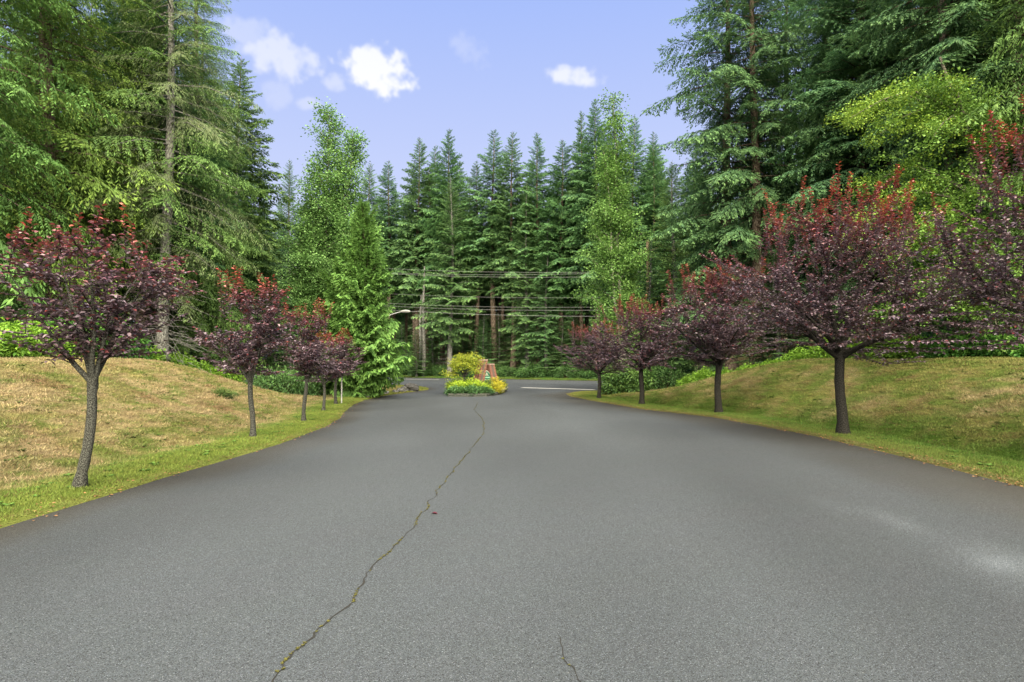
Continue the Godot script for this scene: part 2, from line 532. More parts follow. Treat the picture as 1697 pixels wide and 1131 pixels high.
# ornamental plum: short trunk, vase of limbs, upright shoots with red young leaves
func plum(seed_: int, H: float, Rx: float, fork: float, o: Dictionary) -> Node3D:
	var r := RandomNumberGenerator.new()
	r.seed = seed_
	var root := Node3D.new()
	var wood := Solid.new()
	var lean: float = o.get("lean", 0.0)
	var tr: float = o.get("r0", 0.1)
	var pts := []
	var rad := []
	for k in 15:
		var t := k / 14.0
		pts.append(Vector3(lean * t * fork + 0.018 * sin(t * 6.0 + seed_), fork * t - (0.08 if k == 0 else 0.0), 0.018 * cos(t * 5.0)))
		rad.append(tr * (1.0 - 0.18 * t) * (1.55 if k == 0 else (1.2 if k == 1 else 1.0)) * (1.12 if k > 12 else 1.0))
	wood.tube(pts, rad, 14, o.get("bark", Color(0.72, 0.72, 0.70)), 0.16, seed_)
	part("trunk", solid_mesh(wood, M.bark_plum), root)
	var top: Vector3 = pts[14]
	var shoots := []
	var limbs := Solid.new()
	var nl: int = o.get("limbs", 7)
	for k in nl:
		var yaw := k * TAU / nl + r.randf_range(-0.35, 0.35)
		var el: float = r.randf_range(o.get("el_low", 0.2), 1.05) if k > 1 else 1.4
		var dir := Vector3(cos(yaw) * cos(el), sin(el), sin(yaw) * cos(el))
		var L: float = Rx * r.randf_range(0.66, 0.92) / maxf(cos(el), 0.42)
		L = minf(L, (H - fork) * 0.72)
		var p := top - Vector3(0, r.randf_range(0.0, 0.2), 0)
		var prev := p
		var lp := [p]
		var lr := [tr * 0.55]
		for j in 5:
			dir = (dir + Vector3(r.randf_range(-0.2, 0.2), 0.03, r.randf_range(-0.2, 0.2))).normalized()
			p = prev + dir * L / 5.0
			lp.append(p)
			lr.append(tr * 0.55 * (1.0 - 0.17 * (j + 1)))
			if j >= 0:
				for q in (3 if j > 0 else 2):
					var y2 := r.randf() * TAU
					var sd := (dir * 0.35 + Vector3(cos(y2), r.randf_range(-0.5, 0.6), sin(y2)) * 0.9).normalized()
					var sl: float = Rx * r.randf_range(0.30, 0.62) * (1.0 - 0.07 * j)
					var sp := [p]
					var sr := [0.012]
					var a := p
					for z in 3:
						sd = (sd + Vector3(r.randf_range(-0.2, 0.2), r.randf_range(-0.02, 0.14), r.randf_range(-0.2, 0.2))).normalized()
						a = a + sd * sl / 3.0
						sp.append(a)
						sr.append(0.012 - 0.003 * (z + 1))
						shoots.append([a, sd, sl * r.randf_range(0.5, 0.8)])
						if r.randf() < 0.75:
							var y3 := r.randf() * TAU
							shoots.append([a, (sd * 0.5 + Vector3(cos(y3), r.randf_range(-0.35, 0.6), sin(y3))).normalized(), sl * r.randf_range(0.4, 0.75)])
					limbs.tube(sp, sr, 4, Color(0.4, 0.34, 0.34), 0.0, 1, false)
			prev = p
		limbs.tube(lp, lr, 7, o.get("bark", Color(0.72, 0.72, 0.7)) * 0.85, 0.1, seed_ + k)
	part("limbs", solid_mesh(limbs, M.bark_plum), root, true)
	# upright whips out of the crown's top
	for k in o.get("whips", 14):
		var yaw := r.randf() * TAU
		var rr: float = Rx * sqrt(r.randf()) * o.get("whip_spread", 0.6)
		var base := Vector3(top.x + cos(yaw) * rr, fork + (H - fork) * r.randf_range(0.5, 0.68), top.z + sin(yaw) * rr)
		shoots.append([base, Vector3(r.randf_range(-0.34, 0.34), 1, r.randf_range(-0.34, 0.34)).normalized(), (H - base.y) * r.randf_range(0.35, 1.0)])
	var g := Geo.new()
	var twigs := Solid.new()
	var dark := Color(0.066, 0.038, 0.050)
	var violet := Color(0.175, 0.135, 0.17)
	var red := Color(0.20, 0.026, 0.026)
	var bronze := Color(0.31, 0.085, 0.032)
	var per: float = o.get("leaves_per_m", 34.0)
	for s in shoots:
		var p: Vector3 = s[0]
		var dir: Vector3 = s[1]
		var L: float = s[2]
		if p.y < fork - 0.05 or (p + dir * L).y < fork - 0.35:
			dir.y = absf(dir.y)
		var e := p + dir * L
		twigs.tube([p, p + dir * L * 0.5, e], [0.006, 0.0045, 0.002], 3, Color(0.28, 0.2, 0.22), 0.0, 1, false)
		var nlv := int(L * per) + 3
		for k in nlv:
			var f := (k + r.randf()) / nlv
			var q := p + dir * L * f
			var yaw := k * 2.4 + r.randf_range(-0.6, 0.6)
			var ld := (dir * r.randf_range(0.1, 0.7) + Vector3(cos(yaw), r.randf_range(-0.55, 0.35), sin(yaw))).normalized()
			var hy := (q.y - fork) / (H - fork)
			var youth: float = clampf((f - 0.55) * 0.7 + (hy - 0.5) * 2.1 + r.randf_range(-0.3, 0.25), 0.0, 1.0) * o.get("red", 1.0)
			var c := dark.lerp(violet, r.randf())
			c = c.lerp(red.lerp(bronze, r.randf() * sm(0.6, 1.0, hy)), clampf(youth, 0.0, 1.0))
			if r.randf() < 0.06:
				c = c.lerp(red, 0.7)
			folded(g, q, ld, o.get("leaf", 0.075) * r.randf_range(0.7, 1.2), o.get("leaf", 0.075) * 0.62, Vector3(r.randf_range(-0.5, 0.5), 1, r.randf_range(-0.5, 0.5)), jit(c, r, 0.18), 0.18)
	part("twigs", solid_mesh(twigs, M.bark_plum), root, true)
	part("crown", geo_mesh(g, M.plum), root, true)
	return root

# a bush of leaf clumps on short stems
func bush(seed_: int, w: float, h: float, o: Dictionary) -> Node3D:
	var r := RandomNumberGenerator.new()
	r.seed = seed_
	var root := Node3D.new()
	var stems := Solid.new()
	var g := Geo.new()
	var clumps := []
	for k in 4:
		clumps.append(leaf_clump(seed_ * 7 + k, o.get("leaves", 46), o.get("leaf", 0.55), o.get("leafw", 0.26), o.c0, o.c1, 0.75, o.get("fold", false)))
	for k in o.get("stems", 26):
		var yaw := r.randf() * TAU
		var rr := sqrt(r.randf())
		var top := Vector3(cos(yaw) * rr * w * 0.5, h * (1.0 - 0.55 * rr * rr) * r.randf_range(0.55, 1.0), sin(yaw) * rr * w * 0.5)
		var foot := Vector3(top.x * 0.35, -0.05, top.z * 0.35)
		stems.tube([foot, (foot + top) * 0.5 + Vector3(0, 0.05, 0), top], [0.015, 0.01, 0.005], 3, Color(0.8, 0.8, 0.7), 0.0, 1, false)
		var sc: float = o.get("clump", 0.2) * r.randf_range(0.75, 1.2)
		var m: int = o.get("tiers", 2)
		for j in m:
			var b := Basis(Vector3.UP, r.randf() * TAU) * Basis(Vector3(1, 0, 0), r.randf_range(-0.5, 0.5)) * Basis.from_scale(Vector3.ONE * sc)
			var q := top - Vector3(0, (h * 0.42 * j), 0) * r.randf_range(0.6, 1.0)
			q.y = maxf(q.y, sc * 0.45)
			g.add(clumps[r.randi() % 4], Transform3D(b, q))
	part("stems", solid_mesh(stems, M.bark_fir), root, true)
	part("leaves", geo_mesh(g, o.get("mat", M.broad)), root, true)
	return root

# puts a copy of a plant at (x, d), with its own label
var firsts := {}
func plant(proto: Node3D, called: String, x: float, d: float, turn: float, scale: Vector3, label: String, category: String, group := "", mat: Material = null, sink := 0.0) -> Node3D:
	var o: Node3D
	if firsts.has(proto):
		o = proto.duplicate()
	else:
		o = proto
		firsts[proto] = true
	o.name = numbered(called)
	add_child(o, true)
	o.position = Vector3(x, ground_y(x, d) - sink, -d)
	o.rotation.y = turn
	o.scale = scale
	for ch in o.get_children():
		if ch is MeshInstance3D:
			ch.material_override = null
			if mat and ch.name.begins_with("crown"):
				ch.material_override = mat
	for k in ["label", "category", "group"]:
		if o.has_meta(k): o.remove_meta(k)
	tag(o, label, category, group)
	return o

func X(px: float, d: float) -> float:
	return (px - 848.5) / 1011.0 * d
func ord_(k: int) -> String:
	return ["first", "second", "third", "fourth", "fifth", "sixth", "seventh", "eighth", "ninth", "tenth", "eleventh", "twelfth", "thirteenth", "fourteenth", "fifteenth", "sixteenth", "seventeenth", "eighteenth", "nineteenth", "twentieth", "twenty-first", "twenty-second"][k]

# ---------------------------------------------------------------- sky

func cloud_cover() -> ImageTexture:
	var W := 3072
	var H := 1536
	var img := Image.create(W, H, false, Image.FORMAT_RGBA8)
	img.fill(Color(1, 1, 1, 0))
	var f := FastNoiseLite.new()
	f.frequency = 0.03
	f.fractal_octaves = 5
	f.seed = 9
	var r := RandomNumberGenerator.new()
	r.seed = 4
	var puffs := []
	# [azimuth from -z to the right, elevation, half width, half height, strength], all degrees
	for q in [[458, 84, 3.2, 1.9, 0.62, 0.15], [620, 106, 3.2, 1.9, 1.3, 0.2], [955, 119, 2.3, 0.9, 0.8, 0.35], [548, 128, 1.0, 0.7, 0.4, 0.0], [395, 40, 2.2, 1.2, 0.33, 0.0], [778, 75, 1.6, 1.3, 0.2, 0.5], [455, 150, 1.3, 1.3, 0.2, 0.0], [505, 165, 1.0, 0.6, 0.3, 0.0]]:
		var v := Vector3((q[0] - 848.5) / 1011.0, (600.0 - q[1]) / 1011.0, -1.0).normalized()
		puffs.append([rad_to_deg(atan2(v.x, -v.z)), rad_to_deg(asin(v.y)), q[2], q[3], q[4], q[5]])
	for k in 46:
		var az := r.randf_range(40.0, 320.0)
		puffs.append([az, r.randf_range(18.0, 55.0), r.randf_range(1.0, 4.0), r.randf_range(0.7, 2.0), r.randf_range(0.15, 1.0), r.randf_range(-0.3, 0.3)])
	for p in puffs:
		var cx: float = p[0] / 360.0 * W
		var cy: float = (0.5 - p[1] / 180.0) * H
		var hw: float = p[2] / 360.0 * W / cos(deg_to_rad(p[1]))
		var hh: float = p[3] / 180.0 * H
		for yy in range(int(cy - hh * 1.7), int(cy + hh * 1.7)):
			for xx in range(int(cx - hw * 1.7), int(cx + hw * 1.7)):
				var u := (xx - cx) / hw
				var w: float = (yy - cy) / hh - p[5] * u
				var nn := f.get_noise_2d(xx * 1.3 + p[0] * 91.0, yy * 1.7)
				var n2 := f.get_noise_2d(xx * 3.4 + 500.0, yy * 3.8 + p[0] * 31.0)
				var e: float = 1.0 - (u * u + w * w) + nn * 0.95 + n2 * 0.5 + 0.25
				var a: float = smoothstep(0.0, 1.25, e) * p[4] * (1.0 - smoothstep(1.1, 1.65, sqrt(u * u + w * w)))
				if a > 0.003:
					var xi := posmod(xx, W)
					var old := img.get_pixel(xi, yy)
					img.set_pixel(xi, yy, Color(1, 1, 1, minf(1.0, maxf(old.a, a))))
	return ImageTexture.create_from_image(img)

func _ready() -> void:
	# ---- camera, sky, sun, exposure
	var cam := Camera3D.new()
	cam.name = "camera"
	cam.position = Vector3(0, 1.7, 0)
	cam.rotation_degrees.x = 1.955
	cam.fov = 58.44
	cam.near = 0.1
	cam.far = 900.0
	add_child(cam)
	cam.current = true
	var env := Environment.new()
	env.background_mode = Environment.BG_SKY
	env.tonemap_mode = Environment.TONE_MAPPER_LINEAR
	env.tonemap_exposure = 14.0
	env.sdfgi_enabled = true
	env.ssao_enabled = true
	env.ssil_enabled = true
	var sky := Sky.new()
	var ps := ProceduralSkyMaterial.new()
	ps.sky_top_color = (Color(0.07, 0.285, 0.96) * 0.0715).linear_to_srgb()
	ps.sky_horizon_color = (Color(0.84, 0.86, 1.0) * 0.0715).linear_to_srgb()
	ps.sky_curve = 0.5
	ps.ground_bottom_color = (Color(0.10, 0.11, 0.09) * 0.0715).linear_to_srgb()
	ps.ground_horizon_color = (Color(0.25, 0.27, 0.28) * 0.0715).linear_to_srgb()
	ps.sun_angle_max = 1.0
	ps.sky_cover = cloud_cover()
	ps.sky_cover_modulate = Color(0.52 * 0.0715, 0.42 * 0.0715, 0.06 * 0.0715).linear_to_srgb()
	sky.sky_material = ps
	env.sky = sky
	var we := WorldEnvironment.new()
	we.name = "world"
	we.environment = env
	add_child(we)
	var sun := DirectionalLight3D.new()
	sun.name = "sun"
	sun.light_energy = 0.5
	sun.light_color = Color(1.0, 0.88, 0.62).linear_to_srgb()
	sun.light_angular_distance = 90.0
	sun.shadow_enabled = true
	sun.sky_mode = DirectionalLight3D.SKY_MODE_LIGHT_ONLY
	add_child(sun)
	sun.look_at_from_position(Vector3.ZERO, Vector3(-0.08, -0.80, -0.74))

	R.seed = 1234
	N1.seed = 1; N1.frequency = 0.03
	N2.seed = 2; N2.frequency = 0.06; N2.fractal_octaves = 3
	N3.seed = 3; N3.frequency = 0.05
	make_materials()
	build_ground()
	build_road()
	build_protos()
	build_far_wood()
	build_left_wood()
	build_right_wood()
	build_plums()
	build_bushes()
	build_island()
	build_street_things()
	build_grass()

# ---------------------------------------------------------------- ground

func grid_lines(spans: Array) -> Array:
	var out := []
	for s in spans:
		var x: float = s[0]
		while x < s[1] - 1e-4:
			out.append(x)
			x += s[2]
	out.append(spans[spans.size() - 1][1])
	return out

func build_ground() -> void:
	var xs := grid_lines([[-600, -120, 60], [-120, -40, 8], [-40, -18, 1.0], [-18, 20, 0.25], [20, 44, 1.0], [44, 120, 8], [120, 600, 60]])
	var ds := grid_lines([[-300, -12, 24], [-12, 2, 1.0], [2, 40, 0.25], [40, 84, 0.8], [84, 140, 4], [140, 600, 46]])
	var v := PackedVector3Array()
	var n := PackedVector3Array()
	var c := PackedColorArray()
	var idx := PackedInt32Array()
	var w := xs.size()
	for d in ds:
		for x in xs:
			var s := -road_sd(x, d)
			var y := ground_y(x, d, s)
			if s > 0.0:
				y -= 0.0
			v.append(Vector3(x, y, -d))
			n.append(Vector3.UP)
			var la := is_lawn(x, d, s)
			var floor_c := Color(0.055, 0.042, 0.026).lerp(Color(0.05, 0.065, 0.022), clampf(0.4 + N2.get_noise_2d(x * 6, d * 6) * 2.0, 0, 1))
			c.append(floor_c.lerp(lawn_color(x, d, s), la) if la > 0.0 else floor_c)
	for j in ds.size() - 1:
		for i in w - 1:
			var a := j * w + i
			idx.append_array(PackedInt32Array([a, a + w, a + w + 1, a, a + w + 1, a + 1]))
	# normals from neighbours
	for j in ds.size():
		for i in w:
			var a := j * w + i
			var l := v[a - (1 if i > 0 else 0)]
			var rr := v[a + (1 if i < w - 1 else 0)]
			var dn := v[a - (w if j > 0 else 0)]
			var up := v[a + (w if j < ds.size() - 1 else 0)]
			n[a] = (rr - l).cross(up - dn).normalized()
	var a := []
	a.resize(Mesh.ARRAY_MAX)
	a[Mesh.ARRAY_VERTEX] = v
	a[Mesh.ARRAY_NORMAL] = n
	a[Mesh.ARRAY_COLOR] = c
	a[Mesh.ARRAY_INDEX] = idx
	var m := ArrayMesh.new()
	m.add_surface_from_arrays(Mesh.PRIMITIVE_TRIANGLES, a)
	m.surface_set_material(0, M.ground)
	tag(part("ground", m, self), "mown banks and wood floor on both sides of the road", "", "", "structure")

func road_color(x: float, d: float, sd: float) -> Color:
	var k := 0.232 + 0.08 * N1.get_noise_2d(x * 2.0, d * 0.7) + 0.065 * N2.get_noise_2d(x * 3.0 + 9.0, d * 1.2)
	var edge := 1.0 - sm(0.0, 1.1 if x < 0.0 else 2.2, sd + N2.get_noise_2d(x * 6.0, d * 3.0) * 0.6)
	k *= 1.0 - 0.38 * edge
	# pale wheel tracks and dusty smears
	k *= 1.0 + 0.12 * exp(-pow((x - 1.5 - 0.02 * d) / 1.0, 2.0)) + 0.08 * exp(-pow((x + 2.2) / 0.9, 2.0))
	var smear := exp(-pow((x - 4.2) / 0.30, 2.0)) * exp(-pow((d - 4.8) / 0.8, 2.0)) + 0.45 * exp(-pow((x - 4.0 + (d - 6.9) * 0.2) / 0.14, 2.0)) * exp(-pow((d - 6.9) / 0.6, 2.0))
	k *= 1.0 + 1.7 * smear * clampf(0.7 + N3.get_noise_2d(x * 30.0, d * 60.0), 0, 1.5)
	var c := Color(k * 0.855, k * 0.98, k * 1.2)
	return c.lerp(Color(k * 1.06, k * 0.97, k * 0.86), edge * 0.7)

func build_road() -> void:
	var xs := grid_lines([[-70, -16, 1.0], [-16, 18, 0.3], [18, 70, 1.0]])
	var ds := grid_lines([[-8, 30, 0.3], [30, 62, 0.5], [62, 104, 1.0]])
	var s := Solid.new()
	var id := {}
	var w := xs.size()
	var keep := PackedFloat32Array()
	for d in ds:
		for x in xs:
			keep.append(road_sd(x, d))
	for j in ds.size():
		for i in w:
			var q := keep[j * w + i]
			if q > -1.6:
				id[j * w + i] = s.v.size()
				s.v.append(Vector3(xs[i], 0.0, -ds[j]))
				s.n.append(Vector3.UP)
				s.c.append(road_color(xs[i], ds[j], q))
	for j in ds.size() - 1:
		for i in w - 1:
			var a := j * w + i
			var mx := maxf(maxf(keep[a], keep[a + 1]), maxf(keep[a + w], keep[a + w + 1]))
			if mx > -0.25 and id.has(a) and id.has(a + 1) and id.has(a + w) and id.has(a + w + 1):
				s.i.append_array(PackedInt32Array([id[a], id[a + w], id[a + w + 1], id[a], id[a + w + 1], id[a + 1]]))
	tag(part("road", solid_mesh(s, M.asphalt), self), "worn grey asphalt road widening to the cross street", "", "", "structure")
	# painted markings
	var p := Solid.new()
	stripe(p, Vector2(X(865, 40.2), 40.2), Vector2(X(985, 37.2), 37.2), 0.55)
	tag(part("road_marking", solid_mesh(p, M.paint), self), "white painted line on the cross street by the right verge", "", "", "structure")
	p = Solid.new()
	stripe(p, Vector2(X(640, 61.0), 61.0), Vector2(X(728, 58.0), 58.0), 0.35)
	tag(part("road_marking", solid_mesh(p, M.paint), self), "white painted line on the cross street by the left verge", "", "", "structure")
	# cracks
	var px: Array = [[440, 1145], [452, 1126], [480, 1090], [525, 1050], [575, 1000], [600, 965], [640, 915], [680, 880], [700, 850], [735, 800], [780, 745], [803, 716], [800, 695], [786, 679], [792, 668]]
	crack(px, 0.0092, "long crack with yellow moss running up the road", 5)
	crack([[931, 1050], [936, 1068], [934, 1085], [948, 1100], [960, 1118], [962, 1140]], 0.007, "short thin crack in the asphalt near the camera", 8)

func stripe(s: Solid, a: Vector2, b: Vector2, w: float) -> void:
	var dir := (b - a).normalized()
	var nn := Vector2(-dir.y, dir.x) * w * 0.5
	var r := RandomNumberGenerator.new()
	r.seed = 3
	var k := 40
	for i in k:
		var p := a.lerp(b, float(i) / k)
		var q := a.lerp(b, float(i + 1) / k)
		var j := nn * r.randf_range(0.92, 1.0)
		s.face(Vector3(p.x - j.x, 0.005, -(p.y - j.y)), Vector3(p.x + j.x, 0.005, -(p.y + j.y)), Vector3(q.x + j.x, 0.005, -(q.y + j.y)), Vector3(q.x - j.x, 0.005, -(q.y - j.y)), Color.WHITE)
		for z in range(s.n.size() - 6, s.n.size()):
			s.n[z] = Vector3.UP

func crack(px: Array, w: float, label: String, seed_: int) -> void:
	var r := RandomNumberGenerator.new()
	r.seed = seed_
	var pts := []
	for q in px:
		var d: float = 1719.0 / (q[1] - 600.0)
		pts.append(Vector2(X(q[0], d), d))
	var fine := []
	for k in pts.size() - 1:
		var n := maxi(2, int((pts[k] as Vector2).distance_to(pts[k + 1]) / 0.06))
		for j in n:
			var q: Vector2 = (pts[k] as Vector2).lerp(pts[k + 1], float(j) / n)
			fine.append(q + Vector2(r.randf_range(-1, 1), r.randf_range(-1, 1)) * 0.012 + Vector2(N3.get_noise_1d(q.y * 30.0), 0) * 0.05)
	var s := Solid.new()
	var last := Vector2.ZERO
	var moss := []
	for k in fine.size() - 1:
		var p: Vector2 = fine[k]
		var q: Vector2 = fine[k + 1]
		var nn := (q - p).normalized()
		nn = Vector2(-nn.y, nn.x) * w * r.randf_range(0.25, 1.0)
		if k == 0: last = nn
		s.face(Vector3(p.x - last.x, 0.004, -(p.y - last.y)), Vector3(p.x + last.x, 0.004, -(p.y + last.y)), Vector3(q.x + nn.x, 0.004, -(q.y + nn.y)), Vector3(q.x - nn.x, 0.004, -(q.y - nn.y)), Color(1, 1, 1))
		for z in range(s.n.size() - 6, s.n.size()):
			s.n[z] = Vector3.UP
		last = nn
		var dens := clampf(0.55 + N2.get_noise_1d(p.y * 40.0) * 2.6, 0.0, 1.0)
		for j in (3 if w > 0.009 else 1):
			if r.randf() < dens * (1.0 if w > 0.009 else 0.25):
				moss.append(p.lerp(q, r.randf()) + Vector2(r.randf_range(-1, 1), r.randf_range(-1, 1)) * w * 1.1)
	tag(part("road_crack", solid_mesh(s, plain_mat("crack", Color(0.008, 0.008, 0.007), 1.0)), self), label, "", "", "structure")
	var g := Geo.new()
	for k in 9:
		var yaw := r.randf() * TAU
		g.leaf(Vector3.ZERO, Vector3(cos(yaw), r.randf_range(0.15, 0.8), sin(yaw)).normalized(), 0.014, 0.007, Vector3.UP, jit(Color(0.085, 0.085, 0.024), r, 0.3))
	var mm := MultiMesh.new()
	mm.transform_format = MultiMesh.TRANSFORM_3D
	mm.mesh = geo_mesh(g, M.grass)
	mm.instance_count = moss.size()
	for k in moss.size():
		mm.set_instance_transform(k, Transform3D(Basis(Vector3.UP, r.randf() * TAU) * Basis.from_scale(Vector3.ONE * r.randf_range(0.5, 1.3)), Vector3(moss[k].x, 0.003, -moss[k].y)))
	var o := MultiMeshInstance3D.new()
	o.name = numbered("moss")
	o.multimesh = mm
	add_child(o, true)
	tag(o, "yellow green moss growing in the " + ("long crack" if w > 0.009 else "short crack"), "moss", "", "stuff")

# ---------------------------------------------------------------- prototypes

var P := {}
func boughs(seed_: int, n: int, twigs: int, shoots: int, o: Dictionary) -> Array:
	var out := []
	for k in n:
		out.append(bough(seed_ + k, twigs, shoots, o))
	return out

func build_protos() -> void:
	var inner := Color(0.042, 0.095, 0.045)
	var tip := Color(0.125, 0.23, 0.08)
	# firs of the stand across the street
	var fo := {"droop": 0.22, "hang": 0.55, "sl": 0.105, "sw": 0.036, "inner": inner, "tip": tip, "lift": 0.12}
	var fb := boughs(100, 5, 25, 6, fo)
	var opt := {"bark": M.bark_fir, "mat": M.fir, "droop": 0.22, "dead": 26, "dead_len": 0.9, "pitch_low": -0.25, "pitch_top": 0.75, "limbs": false, "shape": 0.72}
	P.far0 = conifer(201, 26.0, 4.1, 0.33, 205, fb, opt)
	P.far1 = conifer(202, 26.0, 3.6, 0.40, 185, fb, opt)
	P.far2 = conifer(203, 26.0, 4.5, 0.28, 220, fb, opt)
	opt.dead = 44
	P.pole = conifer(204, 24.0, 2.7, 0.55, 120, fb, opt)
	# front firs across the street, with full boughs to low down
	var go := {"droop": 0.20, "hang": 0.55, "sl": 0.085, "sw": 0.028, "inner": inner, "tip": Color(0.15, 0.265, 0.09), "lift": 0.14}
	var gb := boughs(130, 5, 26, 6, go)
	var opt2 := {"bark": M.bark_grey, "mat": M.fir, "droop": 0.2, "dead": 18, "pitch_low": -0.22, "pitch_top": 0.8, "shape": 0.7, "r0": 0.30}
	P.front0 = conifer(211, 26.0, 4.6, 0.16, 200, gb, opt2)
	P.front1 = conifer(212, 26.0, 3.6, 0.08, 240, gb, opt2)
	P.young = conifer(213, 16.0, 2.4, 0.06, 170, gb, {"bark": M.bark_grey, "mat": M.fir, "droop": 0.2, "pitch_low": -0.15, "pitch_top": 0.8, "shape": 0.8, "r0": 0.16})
	# big near firs on the left
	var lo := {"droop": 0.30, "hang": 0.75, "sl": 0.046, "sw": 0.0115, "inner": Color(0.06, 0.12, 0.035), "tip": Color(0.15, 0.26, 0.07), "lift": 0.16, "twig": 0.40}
	var lb := boughs(150, 4, 40, 10, lo)
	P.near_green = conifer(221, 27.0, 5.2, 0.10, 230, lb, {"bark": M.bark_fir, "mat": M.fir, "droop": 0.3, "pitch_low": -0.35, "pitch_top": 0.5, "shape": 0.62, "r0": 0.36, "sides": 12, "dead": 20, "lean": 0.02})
	# lichen-grey spruce with thin hanging twigs
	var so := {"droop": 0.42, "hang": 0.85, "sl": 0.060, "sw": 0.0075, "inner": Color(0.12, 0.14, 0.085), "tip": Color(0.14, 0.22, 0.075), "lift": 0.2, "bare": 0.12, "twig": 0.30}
	var sb := boughs(170, 4, 38, 10, so)
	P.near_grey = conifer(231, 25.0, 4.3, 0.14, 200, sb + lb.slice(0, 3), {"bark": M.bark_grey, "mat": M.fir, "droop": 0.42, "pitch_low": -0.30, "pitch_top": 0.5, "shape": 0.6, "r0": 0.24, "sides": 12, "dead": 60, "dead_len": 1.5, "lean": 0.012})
	# open Douglas firs on the right
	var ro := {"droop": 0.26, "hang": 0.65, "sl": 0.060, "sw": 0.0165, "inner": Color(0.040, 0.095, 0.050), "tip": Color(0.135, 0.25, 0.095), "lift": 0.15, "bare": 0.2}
	var rb := boughs(190, 4, 36, 9, ro)
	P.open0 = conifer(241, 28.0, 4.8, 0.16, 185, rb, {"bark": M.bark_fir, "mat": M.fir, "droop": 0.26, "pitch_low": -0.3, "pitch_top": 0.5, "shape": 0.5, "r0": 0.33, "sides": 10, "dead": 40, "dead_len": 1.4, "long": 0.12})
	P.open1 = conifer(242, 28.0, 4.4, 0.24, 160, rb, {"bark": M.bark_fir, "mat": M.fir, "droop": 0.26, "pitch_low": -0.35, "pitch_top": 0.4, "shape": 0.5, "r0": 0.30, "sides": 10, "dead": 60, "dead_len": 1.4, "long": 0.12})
	# birches
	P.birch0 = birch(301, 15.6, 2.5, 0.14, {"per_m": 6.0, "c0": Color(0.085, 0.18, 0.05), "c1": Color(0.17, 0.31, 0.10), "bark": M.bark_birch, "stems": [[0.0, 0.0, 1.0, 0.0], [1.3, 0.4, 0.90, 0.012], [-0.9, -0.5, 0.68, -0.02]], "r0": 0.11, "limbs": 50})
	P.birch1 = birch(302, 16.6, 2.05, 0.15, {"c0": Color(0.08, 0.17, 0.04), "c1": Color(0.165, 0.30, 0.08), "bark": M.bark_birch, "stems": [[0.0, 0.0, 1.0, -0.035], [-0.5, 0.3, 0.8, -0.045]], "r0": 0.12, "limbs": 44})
	# cedar with flat hanging sprays
	var co := {"droop": 0.10, "hang": 0.7, "sl": 0.12, "sw": 0.05, "inner": Color(0.055, 0.13, 0.03), "tip": Color(0.135, 0.26, 0.065), "lift": 0.28, "bare": 0.15, "twig": 0.34}
	var cb := boughs(320, 5, 24, 6, co)
	P.cedar = conifer(331, 9.4, 2.3, 0.0, 330, cb, {"bark": M.bark_fir, "mat": M.fir, "droop": 0.1, "pitch_low": -0.02, "pitch_top": 0.9, "shape": 0.55, "r0": 0.17, "pack": 1.0, "long": 0.1})

# ---------------------------------------------------------------- woods

